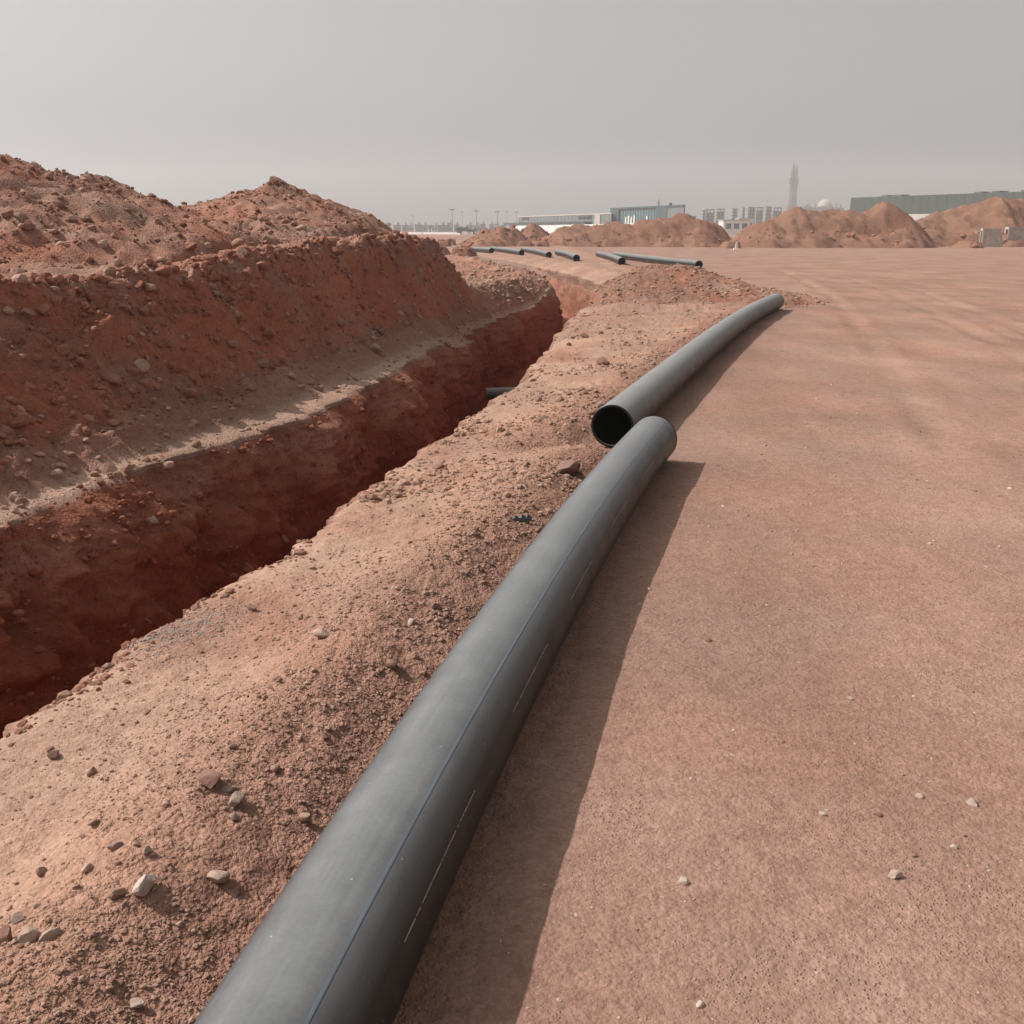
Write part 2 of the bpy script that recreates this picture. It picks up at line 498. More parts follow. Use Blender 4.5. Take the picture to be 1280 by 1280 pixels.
def make_pipe_mat(name, lo, dust):
    m, nd, lk, b = new_mat(name, 0.44, .22)
    tc = N(nd, 'ShaderNodeTexCoord'); vec = tc.outputs['Object']
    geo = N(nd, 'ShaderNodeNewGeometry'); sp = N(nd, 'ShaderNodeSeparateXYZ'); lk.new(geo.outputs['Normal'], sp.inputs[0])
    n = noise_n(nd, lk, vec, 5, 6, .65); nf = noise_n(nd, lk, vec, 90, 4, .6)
    top = ramp(nd, lk, sp.outputs[2], lo, .95, .03, 1)  # dust on top; the steep falloff also paints shade onto the flanks
    ar = N(nd, 'ShaderNodeAttribute', attribute_name='around'); al = N(nd, 'ShaderNodeAttribute', attribute_name='along'); mp = N(nd, 'ShaderNodeCombineXYZ')
    lk.new(math_n(nd, lk, 'MULTIPLY', ar.outputs['Fac'], 60.0), mp.inputs[0]); lk.new(math_n(nd, lk, 'MULTIPLY', al.outputs['Fac'], 1.3), mp.inputs[1])
    st = noise_n(nd, lk, mp.outputs[0], 1.0, 4, .6)
    dust_shade = math_n(nd, lk, 'MULTIPLY', top, ramp(nd, lk, math_n(nd, lk, 'ADD', math_n(nd, lk, 'MULTIPLY', n, .7), math_n(nd, lk, 'MULTIPLY', nf, .3)), .3, .7, .6, 1))
    c = mixc(nd, lk, dust_shade, (.006, .0062, .0065), dust)
    c = mixc(nd, lk, ramp(nd, lk, st,   .35, .7, 0, .16), c, (.05, .05, .05))
    mud_bounce = math_n(nd, lk, 'MULTIPLY', ramp(nd, lk, sp.outputs[2], -.15, -.75, 0, 1), ramp(nd, lk, n, .42, .6, .1, .8))  # mud splashes; also paints the reddish ground bounce on the underside
    c = mixc(nd, lk, mud_bounce, c, (.17, .095, .065))
    sx = N(nd, 'ShaderNodeTexVoronoi', feature='DISTANCE_TO_EDGE'); sx.inputs['Scale'].default_value = 1.6; lk.new(mp.outputs[0], sx.inputs['Vector'])
    c = mixc(nd, lk, math_n(nd, lk, 'MULTIPLY', ramp(nd, lk, sx.outputs['Distance'], .0, .012, 1, 0), ramp(nd, lk, n, .5, .62, 0, .5)), c, (.16, .155, .15))
    vo = N(nd, 'ShaderNodeTexVoronoi'); vo.inputs['Scale'].default_value = 55; lk.new(vec, vo.inputs['Vector'])
    sc_ = N(nd, 'ShaderNodeSeparateColor'); lk.new(vo.outputs['Color'], sc_.inputs[0])
    fl = math_n(nd, lk, 'MULTIPLY', ramp(nd, lk, sc_.outputs[0], .965, .97), ramp(nd, lk, vo.outputs['Distance'], .06, .18, 1, 0))
    c = mixc(nd, lk, fl, c, (.45, .40, .36))
    lk.new(c, b.inputs['Base Color'])
    lk.new(ramp(nd, lk, n, .3, .7, .36, .52), b.inputs['Roughness'])
    bp = N(nd, 'ShaderNodeBump'); bp.inputs['Distance'].default_value = .002; bp.inputs['Strength'].default_value = .35
    lk.new(n, bp.inputs['Height']); lk.new(bp.outputs[0], b.inputs['Normal'])
    return m
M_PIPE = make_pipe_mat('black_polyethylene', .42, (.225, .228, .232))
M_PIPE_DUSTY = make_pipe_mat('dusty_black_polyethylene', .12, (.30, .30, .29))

def plain(name, c, rough=.8, spec=.3, var=.12, scale=.6):
    m, nd, lk, b = new_mat(name, rough, spec)
    tc = N(nd, 'ShaderNodeTexCoord')
    n = noise_n(nd, lk, tc.outputs['Object'], scale, 5, .6)
    cc = mixc(nd, lk, ramp(nd, lk, n, .3, .7), tuple(v * (1 - var) for v in c), tuple(min(.9, v * (1 + var)) for v in c))
    lk.new(cc, b.inputs['Base Color'])
    return m
M_BORE = plain('pipe_bore', (.006, .006, .006), .75, .1, .2, 3)
M_STRIPE = plain('blue_stripe', (.155, .18, .215), .5, .5, .2, 6)
M_PRINT = plain('white_print', (.27, .25, .23), .7, .3, .3, 40)
M_CONC = plain('weathered_concrete', (.36, .30, .26), .9, .2, .2, 3)
M_CONCPALE = plain('pale_concrete', (.46, .40, .35), .9, .2, .2, 2)
M_GREYMETAL = plain('grey_cladding', (.17, .18, .18), .6, .4, .08, .3)
M_DARK = plain('dark_opening', (.03, .035, .035), .5, .5, .2, .5)
M_TEAL = plain('teal_glass_cladding', (.10, .17, .18), .35, .5, .1, .2)
M_TEALDARK = plain('dark_teal_cladding', (.065, .10, .105), .5, .5, .1, .2)
M_WHITE = plain('white_render', (.72, .70, .66), .85, .2, .06, .3)
M_GREEN = plain('dark_green_cladding', (.050, .068, .052), .7, .3, .14, .25)
M_TOWER = plain('bare_concrete', (.13, .125, .12), .9, .2, .15, .2)
M_CREAM = plain('cream_stone', (.11, .09, .08), .9, .2, .08, .1)
M_POLE = plain('galvanised_steel', (.16, .16, .16), .5, .5, .1, 1)
M_LEAF = plain('dusty_foliage', (.055, .07, .045), .9, .2, .4, 2)
M_BARK = plain('bark', (.14, .10, .07), .9, .2, .3, 4)
M_BLACK = plain('black_plastic', (.015, .015, .016), .5, .5, .2, 20)

# ------------------------------------------------------------------ terrain: one sheet to the horizon
def seg(a, b, n): return np.linspace(a, b, n, endpoint=False)
ys = [ -1200., -500, -200, -80, -35, -16, -8, -5, -3.2, -2, -1.2, -.6, -.2, .1, .35, .6, .8, 1.0]
y = 1.0
while y < 62:
    y += max(.012, .0062 * y); ys.append(y)
while y < 1240:
    y *= 1.045; ys.append(y)
ys = np.array(ys)
def smooth_cols(y):
    R = right_lip(y); L = left_lip(y); w = bank_width(y); ed = bank_edge(y)
    return [L - 26, L - 5.0, L - ed - .35, L - w, L, L + wall_width(y), R - .17, R, R + 2.7, R + 9, R + 40]
anch = np.array(smooth_cols(ys))            # anchors x rows
counts = [26, 56, 112, 42, 70, 8, 22, 180, 100, 22]
cols = []
for k in range(len(counts)):
    t = seg(0, 1, counts[k])
    if k in (0,): t = 1 - (1 - t) ** 2.2
    if k == 1: t = 1 - (1 - t) ** 1.3
    if k == 8: t = t ** 1.35
    if k == 9: t = t ** 1.8
    cols.append(anch[k][:, None] * (1 - t) + anch[k + 1][:, None] * t)
cols.append(anch[-1][:, None])
X = np.concatenate(cols, 1)
ext = np.exp(np.linspace(math.log(45), math.log(1200), 16))
left = np.stack([np.where(np.ones_like(ys) > 0, X[:, 0] * 0 - e, 0) + (anch[0]) * max(0, 1 - e / 400) for e in ext[::-1]], 1)
right = np.stack([anch[-1] * max(0, 1 - e / 400) + e for e in ext], 1)
X = np.concatenate([left, X, right], 1)
Y = np.repeat(ys[:, None], X.shape[1], 1)
Z = full_z(X, Y)
R, L, P, bank, wall, track = zones(X, Y)
dep = depth_of(Y)
# the cut faces are lumpy: push them in and out sideways
wm = ((X > L - .01) & (X < R + .01) & (dep > .1))
lw = wm & (X < (L + R) / 2)
face = np.clip(np.minimum(-Z / .12, (Z + dep) / .15), 0, 1) * wm
push = -.085 * np.abs(noise2(Y * 3.6, Z * .5, 35)) * (.5 + .8 * fbm(Y, Z, .9, 2, 36)) + .13 * fbm(Y * 1.0, Z * 1.25 + 3, 1.3, 5, 31) + .085 * billow(Y, Z * 1.2, 3.6, 5, 32) - .30 * gauss(Y - 5.25, .16) * gauss(Z + .52, .10)
teeth = (.13 * np.abs(np.sin(Y * 4.0 + 1.5 * noise2(Y * .8, Z * .4, 33))) + .08 * noise2(Y * 3.0, Z * .3, 34)) * sstep(23, 27, Y)
XX = X + face * np.where(lw, push, -push * .7 + teeth)
red = np.zeros_like(X); sand = np.zeros_like(X); dusty = np.zeros_like(X); grit = np.zeros_like(X); shaded_red = np.zeros_like(X)
e = L - X; w = bank_width(Y); ed = bank_edge(Y)
patch = fbm(X * .8, Y * .8 + Z, 1.1, 4, 51)
patch2 = fbm(X, Y + Z, .6, 3, 52)
rw = wm & ~lw
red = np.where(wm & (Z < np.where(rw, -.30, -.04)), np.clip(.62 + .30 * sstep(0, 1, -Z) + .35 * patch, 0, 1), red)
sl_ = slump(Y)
shaded_red = np.where(wm & (Z < np.where(rw, -.35, -.03)), np.clip(.12 + .88 * sstep(0, 1.1, -Z - .22 * sl_) + .45 * patch, 0, 1) * (1 - .85 * sstep(24, 29, Y) * ~lw), 0)  # painted shade: darker down the cut, mostly left off the sunlit far wall
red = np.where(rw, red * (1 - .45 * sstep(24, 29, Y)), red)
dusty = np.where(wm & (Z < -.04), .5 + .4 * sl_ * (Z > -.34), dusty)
red = np.where(lw & (Z > -.30 - .1 * patch), red * (1 - .7 * sl_), red)
bankm = e > 0
bh = np.interp(Y, BH_Y, BH_Z)
slope_b = sstep(0.9, 1.2, e / w) * (1 - sstep(-.18, .05, e - ed)) * sstep(.3, .8, bh)
red = np.where(bankm, slope_b * np.clip(.72 + 1.1 * patch, .05, 1), red)
dusty = np.where(bankm, np.clip(sstep(.3, .62, e / w) * .9, 0, 1), dusty)
dusty = np.where(bankm & (e > ed - .1), .35 + .3 * np.clip(patch2, -.5, .5), dusty)
sand = np.where(bankm, np.clip(1 - sstep(.28, .6, e / w), 0, 1) + .25 * (e > ed), sand)
red = np.where(bankm & (e > ed), np.clip(.25 + .3 * patch2, 0, .5), red)
rightm = X > R
st = np.where(rightm, 1 - sstep(-.75, -.25, X - P), 0) * (1 - sstep(9, 22, Y) * .55)
sand = np.where(rightm, np.clip(st * (.92 + .5 * patch2), 0, 1) + sstep(.2, 2, X - P) * np.clip(.10 + .35 * patch2, 0, .5), sand)
for x8 in RUTS:
    q_ = X - rut_x(x8, Y); on_ = sstep(6, 10, Y) * (1 - sstep(45, 70, Y)) * (X > P + .6) * np.clip(.55 + .9 * fbm(X, Y, .35, 2, 67), 0, 1)
    sand = sand + .32 * gauss(q_, .16) * on_
    dusty = dusty + .5 * gauss(np.abs(q_) - .30, .12) * on_
    tread = (np.sin(Y * 27 + np.abs(q_) * 22) > .1) * (np.abs(q_) < .17) * sstep(.1, .5, fbm(X, Y, .28, 2, 69 + int(x8)))
    dusty = dusty + .8 * tread * on_ * (Y < 22)
for cx, cy, rx_, ry_ in ((6.0, 17.9, .5, 1.0), (5.6, 14.2, .45, .8), (10.9, 22.0, .9, 1.6), (12.2, 30.5, 1.5, 2.2), (5.0, 22.5, .5, 1.3), (9.0, 27, .6, 2.5), (14.5, 26, .8, 2.0)):
    dusty = dusty + .75 * gauss((X - cx - .25 * (Y - cy)) / rx_, 1) * gauss((Y - cy) / ry_, 1) * np.clip(.7 + fbm(X, Y, 1.5, 3, 68), 0, 1)
gband = gauss(X - (P - .5), .42) * rightm
red = np.where(rightm, np.clip(.20 * gband + .08 + .1 * patch, 0, .4), red)
dusty = np.where(rightm, np.clip(.5 * st * np.clip(patch, 0, 1) * 1.5 * (1 - gband), 0, .6) + dusty + .12 * track * sstep(.15, .8, patch2), dusty)
dusty = np.maximum(dusty, .9 * gauss(X + 1.40, .22) * gauss(Y - 3.95, .26) * rightm)
dusty = np.where(rightm & (X > P), dusty * .5, dusty)
grit = np.where(rightm, .35 + .65 * gband, .8)
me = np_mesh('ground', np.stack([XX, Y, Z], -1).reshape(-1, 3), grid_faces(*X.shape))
for n_, v_ in (('red', red), ('sand', sand), ('dusty', dusty), ('grit', grit), ('shaded_red', shaded_red)): attr(me, n_, np.clip(v_, 0, 1))
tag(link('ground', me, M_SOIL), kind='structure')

# ------------------------------------------------------------------ near heaps
def heap_mesh(name, f, x0, x1, y0, y1, step, label, redness, group):
    gx = np.arange(x0, x1, step); gy = np.arange(y0, y1, step)
    GX, GY = np.meshgrid(gx, gy)
    h = f(GX, GY)
    edge = np.minimum(np.minimum(GX - x0, x1 - GX), np.minimum(GY - y0, y1 - GY))
    GZ = heap_level(GX, GY) + np.clip(h, -.5, 9) - .04 - 1.2 * (1 - sstep(0, .5, edge))
    cx, cy = (x0 + x1) / 2, (y0 + y1) / 2
    me = np_mesh(name, np.stack([GX - cx, GY - cy, GZ], -1).reshape(-1, 3), grid_faces(*GX.shape))
    pt = fbm(GX, GY + GZ, .9, 4, 55)
    attr(me, 'red', np.clip(redness + .35 * pt, 0, .9)); attr(me, 'sand', np.clip(.15 + .5 * fbm(GX, GY, .5, 3, 57), 0, .7))
    attr(me, 'dusty', np.clip(.22 + .4 * pt, 0, .7)); attr(me, 'grit', np.full(GX.shape, .9))
    o = link(name, me, M_SOIL); o.location = (cx, cy, 0)
    return tag(o, label, 'dirt mound', group)
heap_mesh('spoil_heap', heap_one, -13, -2.6, 7.0, 17.5, .055, 'largest reddish spoil heap, on top of the bank left of the trench', .27, 'spoil heaps on the bank')
heap_mesh('spoil_heap', heap_two, -9, -1.4, 14.2, 23, .05, 'pointed spoil heap crowned by a boulder, on the bank behind the largest heap', .27, 'spoil heaps on the bank')
heap_mesh('spoil_heap', heap_track, 1.2, 8.0, 20.6, 30, .05, 'low rubbly spoil heap between the trench and the far end of the second pipe', .26, 'spoil heaps on the bank')

# ------------------------------------------------------------------ rocks
_phi = (1 + 5 ** .5) / 2
ICO_V = np.array([(-1, _phi, 0), (1, _phi, 0), (-1, -_phi, 0), (1, -_phi, 0), (0, -1, _phi), (0, 1, _phi), (0, -1, -_phi), (0, 1, -_phi), (_phi, 0, -1), (_phi, 0, 1), (-_phi, 0, -1), (-_phi, 0, 1)]) / math.sqrt(1 + _phi ** 2)
ICO_F = np.array([(0, 11, 5), (0, 5, 1), (0, 1, 7), (0, 7, 10), (0, 10, 11), (1, 5, 9), (5, 11, 4), (11, 10, 2), (10, 7, 6), (7, 1, 8), (3, 9, 4), (3, 4, 2), (3, 2, 6), (3, 6, 8), (3, 8, 9), (4, 9, 5), (2, 4, 11), (6, 2, 10), (8, 6, 7), (9, 8, 1)])
def subdivide(V, F):
    V = [tuple(v) for v in V]; cache = {}; out_f = []
    def mid(a, b):
        k = (min(a, b), max(a, b))
        if k not in cache:
            m = np.array(V[a]) + np.array(V[b]); V.append(tuple(m / np.linalg.norm(m))); cache[k] = len(V) - 1
        return cache[k]
    for a, b, c in F:
        ab, bc, ca = mid(a, b), mid(b, c), mid(c, a)
        out_f += [(a, ab, ca), (b, bc, ab), (c, ca, bc), (ab, bc, ca)]
    return np.array(V), np.array(out_f)
ICO1 = subdivide(ICO_V, ICO_F)
ICO2 = subdivide(*ICO1)
def rock_shape(base, r, rough=.22, cuts=6):
    """A stone: a ball cut by random planes and roughened."""
    V, F = base
    V = V.copy()
    for _ in range(cuts):
        n = r.normal(size=3); n /= np.linalg.norm(n)
        d = r.uniform(.45, .8)
        k = V @ n - d
        V = V - np.where(k > 0, k, 0)[:, None] * n * .95
    V = V * (1 + rough * .5 * r.normal(size=(len(V), 1)).clip(-1, 1) * .5)
    V = V / np.abs(V).max(0)
    return V * np.array([1.0, r.uniform(.65, .95), r.uniform(.5, .8)])
VAR0 = [rock_shape((ICO_V, ICO_F), rng, .5, 2) for _ in range(14)]
VAR1 = [rock_shape(ICO1, rng, .22, 6) for _ in range(14)]

def scatter(name, mat, pts, sizes, label=None, level=0, sink=.25, parent=None, smooth=False, z=None):
    var, F = (VAR0, ICO_F) if level == 0 else (VAR1, ICO1[1])
    n = len(pts)
    zz = surface(pts[:, 0], pts[:, 1]) if z is None else z
    idx = rng.integers(0, len(var), n)
    B = np.array(var)[idx]                       # n,v,3
    a = rng.uniform(0, 2 * math.pi, n); tx = rng.normal(0, .35, n)
    ca, sa = np.cos(a)[:, None], np.sin(a)[:, None]; ct, s_t = np.cos(tx)[:, None], np.sin(tx)[:, None]
    x, y_, z_ = B[..., 0], B[..., 1], B[..., 2]
    y2, z2 = y_ * ct - z_ * s_t, y_ * s_t + z_ * ct
    x3, y3 = x * ca - y2 * sa, x * sa + y2 * ca
    s = sizes[:, None] / 2
    V = np.stack([x3 * s + pts[:, :1], y3 * s + pts[:, 1:2], z2 * s + (zz + sizes * (.5 * .6 - sink))[:, None]], -1)
    nv = V.shape[1]
    Fa = (F[None] + (np.arange(n) * nv)[:, None, None]).reshape(-1, 3)
    me = np_mesh(name, V.reshape(-1, 3), Fa, smooth)
    attr(me, 'tone', np.repeat(rng.random(n), nv))
    return tag(link(name, me, mat, parent), kind='stuff')

def pareto(n, lo, hi, a):
    u = rng.random(n)
    return (lo ** -a + u * (hi ** -a - lo ** -a)) ** (-1 / a)

def on_right(n, ylo, yhi, power=1.0):
    u = rng.random(n)
    return (ylo ** -power + u * (yhi ** -power - ylo ** -power)) ** (-1 / power)

def clear_of_pipe(p, m=.17):
    q = np.abs(p[:, 0] - pipe_x(p[:, 1]))
    return (q > m) | (p[:, 1] > 21.6)

# granular windrow beside the near pipe
n = 23000
yy = on_right(n, 1.35, 7.8, .9)
dd = np.abs(rng.normal(0, .40, n)) * np.where(rng.random(n) < .6, 1, -.55)
pts = np.stack([pipe_x(yy) - .52 - dd, yy], 1)
dens = fbm(pts[:, 0], pts[:, 1], 1.6, 3, 101)
k = (pts[:, 0] > right_lip(yy) + .12) & clear_of_pipe(pts, .175) & (pts[:, 0] < pipe_x(yy)) & (dens > -.42 + .4 * rng.random(n))
pts = pts[k]
scatter('gravel', M_CLOD, pts, pareto(len(pts), .0045, .022, 2.2) * np.clip(pts[:, 1] / 2.6, .85, 2.2))
# clods over the strip further back
n = 9000
yy = on_right(n, 6.0, 27, .2)
rr = right_lip(yy)
xx = rr + .1 + rng.random(n) * (np.where(yy < 21.5, pipe_x(yy) - .2, rr + 3.2) - rr - .1)
pts = np.stack([xx, yy], 1); dens = fbm(xx, yy, .9, 3, 103)
k = (dens > -.15 + .75 * rng.random(n) - .35 * sstep(11, 18, yy)) & clear_of_pipe(pts)
pts = pts[k]
scatter('clods', M_CLOD, pts, pareto(len(pts), .014, .10, 2.1), sink=.2)
n = 1500
yy = on_right(n, 2.6, 26, .5); pts = np.stack([right_lip(yy) + .01 + np.abs(rng.normal(0, .07, n)), yy], 1)
k = fbm(yy, yy * 0, 1.3, 3, 104) > -.3 + .7 * rng.random(n)
scatter('lip_clods', M_REDCLOD, pts[k], pareto(int(k.sum()), .012, .075, 1.8), sink=.28)
n = 2600
pts = np.stack([rng.normal(-1.40, .13, n), rng.normal(3.95, .17, n)], 1); pts[:, 0] += .28 * (pts[:, 1] - 3.95)
k = pts[:, 0] > right_lip(pts[:, 1]) + .04
scatter('grey_gravel', M_GREYGRAVEL, pts[k], pareto(int(k.sum()), .005, .016, 2.4), sink=.28)
# sprinkle of grit on the pale sand of the strip, and on the dirt track
n = 5200
yy = on_right(n, 1.4, 9, .8); rr = right_lip(yy)
pts = np.stack([rr + .05 + rng.random(n) * np.maximum(.1, pipe_x(yy) - .3 - rr), yy], 1)
k = (fbm(pts[:, 0], pts[:, 1], 1.1, 3, 106) > -.35 + .8 * rng.random(n)) & (pts[:, 0] - rr > .1)
scatter('grit', M_CLOD, pts[k], pareto(int(k.sum()), .005, .03, 2.4) * np.clip(yy[k] / 3, .8, 2))
n = 16000
yy = on_right(n, 1.25, 30, .9)
xx = pipe_x(np.minimum(yy, 21.5)) + .19 + rng.random(n) * (yy * .55 + .6 - np.minimum(pipe_x(np.minimum(yy, 21.5)), yy * .5))
pts = np.stack([xx, yy], 1)
k = (fbm(xx, yy, .9, 3, 105) > -.6 + .8 * rng.random(n)) & clear_of_pipe(pts, .2)
pts = pts[k]
scatter('track_grit', M_CLOD, pts, pareto(len(pts), .0032, .014, 2.7) * np.clip(pts[:, 1] / 3, .8, 2.4), sink=.30)
n = 420
yy = on_right(n, 1.3, 16, .6)
xx = pipe_x(np.minimum(yy, 21.5)) + .2 + rng.random(n) * (yy * .55 + .6)
pts = np.stack([xx, yy], 1); pts = pts[clear_of_pipe(pts, .2)]
scatter('track_pebbles', M_PALE, pts, pareto(len(pts), .007, .022, 2.5) * np.clip(pts[:, 1] / 3, .8, 1.8), sink=.36)
# rubble on the ledge, the bank and its edge
n = 14000
yy = on_right(n, 3.2, 24, .45); LL = left_lip(yy); w_ = bank_width(yy); ed_ = bank_edge(yy)
mode = rng.random(n)
ee = np.where(mode < .18, rng.random(n) * w_, np.where(mode < .46, w_ + rng.random(n) * (ed_ - w_), np.where(mode < .72, ed_ + rng.normal(.12, .2, n), ed_ + rng.random(n) * 3.5)))
ee = np.maximum(ee, .03)
pts = np.stack([LL - ee, yy], 1)
k = fbm(pts[:, 0], pts[:, 1], 1.0, 3, 107) > -.55 + .75 * rng.random(n)
pts = pts[k]; md = mode[k]
sz = pareto(len(pts), .014, .14, 2.0) * np.where(md < .18, .55, 1)
scatter('bank_rubble', M_REDCLOD, pts, sz, sink=.22)
n = 8500
yy = on_right(n, 3.6, 22, .45); w_ = bank_width(yy); ed_ = bank_edge(yy)
ee = w_ * .7 + rng.random(n) ** .8 * (ed_ + .12 - w_ * .7)
p3 = np.stack([left_lip(yy) - ee, yy], 1); p3 = p3[fbm(p3[:, 0], p3[:, 1], 1.4, 3, 113) > -.5 + .8 * rng.random(n)]
scatter('bank_clods', M_BANKCLOD, p3, pareto(len(p3), .014, .12, 1.9), sink=.28)
n = 520
yy = on_right(n, 4, 21.5, .35); ed_ = bank_edge(yy)
p4 = np.stack([left_lip(yy) - ed_ + rng.normal(.0, .09, n), yy], 1)
scatter('crest_clods', M_BANKCLOD, p4, pareto(n, .06, .22, 1.7), level=1, sink=.26)
n = 650
yy = on_right(n, 4, 21.5, .4); w_ = bank_width(yy); ed_ = bank_edge(yy)
p4 = np.stack([left_lip(yy) - w_ - rng.random(n) * (ed_ - w_), yy], 1)
scatter('face_clods', M_BANKCLOD, p4, pareto(n, .05, .18, 1.7), level=1, sink=.34)
n = 1100
i = rng.integers(0, len(pts), n)
p2 = pts[i] + rng.normal(0, .1, (n, 2)); p2 = p2[p2[:, 0] < left_lip(p2[:, 1]) - .03]
scatter('bank_stones', M_CLOD, p2, pareto(len(p2), .05, .17, 2.2), level=1)
# heaps
def on_heap(nm, f, box, n, lo, hi, a, mat, level=0):
    p = np.stack([rng.uniform(box[0], box[1], n), rng.uniform(box[2], box[3], n)], 1)
    h = f(p[:, 0], p[:, 1])
    p = p[(h > .0) & (fbm(p[:, 0], p[:, 1], .8, 3, 109) > -.5 + .7 * rng.random(n))]
    scatter(nm, mat, p, pareto(len(p), lo, hi, a), level=level, sink=.2)
on_heap('heap_rubble', heap_one, (-11, -3, 7.5, 17), 15000, .018, .15, 2.1, M_REDCLOD)
on_heap('heap_rubble', heap_two, (-8.5, -1.6, 14.5, 22), 10500, .02, .15, 2.1, M_REDCLOD)
on_heap('heap_stones', heap_one, (-11, -3, 7.5, 16), 700, .06, .20, 2.0, M_CLOD, 1)
on_heap('heap_stones', heap_two, (-8.5, -1.6, 14.5, 20.5), 420, .06, .20, 2.0, M_CLOD, 1)
on_heap('heap_rubble', heap_track, (1.6, 7.4, 21, 28), 5000, .025, .14, 2.0, M_CLOD)
# stones stuck in the cut faces of the trench
n = 4200
yy = on_right(n, 4.2, 27, .6); t = rng.random(n) ** 1.2
zz = -depth_of(yy) * wall_profile(t, yy)
pts = np.stack([left_lip(yy) + wall_width(yy) * t + .12 * fbm(yy, zz * 1.25 + 3, 1.3, 4, 31) + .03 * np.clip(-zz / .12, 0, 1), yy], 1)
scatter('wall_stones', M_WALLCLOD, pts, pareto(n, .012, .09, 2.1), sink=.3, z=zz)
# broken ground left of the trench beyond the bank, and far away
n = 2600
yy = on_right(n, 21, 45, .8); pts = np.stack([left_lip(yy) - .1 - np.abs(rng.normal(0, 1.6, n)), yy], 1)
pts = pts[fbm(pts[:, 0], pts[:, 1], .7, 3, 111) > -.1]
scatter('ground_rubble', M_CLOD, pts, pareto(len(pts), .04, .22, 1.8), sink=.2)

# ------------------------------------------------------------------ single stones one can point at
MATS = {'pale': M_PALE, 'grey': M_GREYST, 'brown': M_BROWN, 'red': M_REDCLOD, 'clod': M_CLOD}
def stone(px, py, wpx, m, label, hgt=.7, group='loose stones', name='stone', rz=None):
    x, y_, z, t = sight(px, py)
    size = (1.0 if px > 840 and py > 500 else 1.15) * wpx / 1280.0 * t
    r = np.random.default_rng(int(px * 7 + py * 131))
    V = rock_shape(ICO2 if wpx > 13 else ICO1, r, .012, 9)
    V = V * np.array([size / 2, size / 2 * r.uniform(.75, 1), size / 2 * hgt / .7])
    F = ICO2[1] if wpx > 13 else ICO1[1]
    me = np_mesh(name, V, F, False)
    attr(me, 'tone', np.full(len(V), r.random()))
    o = link(name, me, MATS[m])
    o.location = (x, y_, z + size * (.1 if px > 840 and py > 500 else .17) * hgt / .7)
    o.rotation_euler = (r.normal(0, .2), r.normal(0, .2), r.uniform(0, 6.28) if rz is None else rz)
    return tag(o, label, 'stone', group)

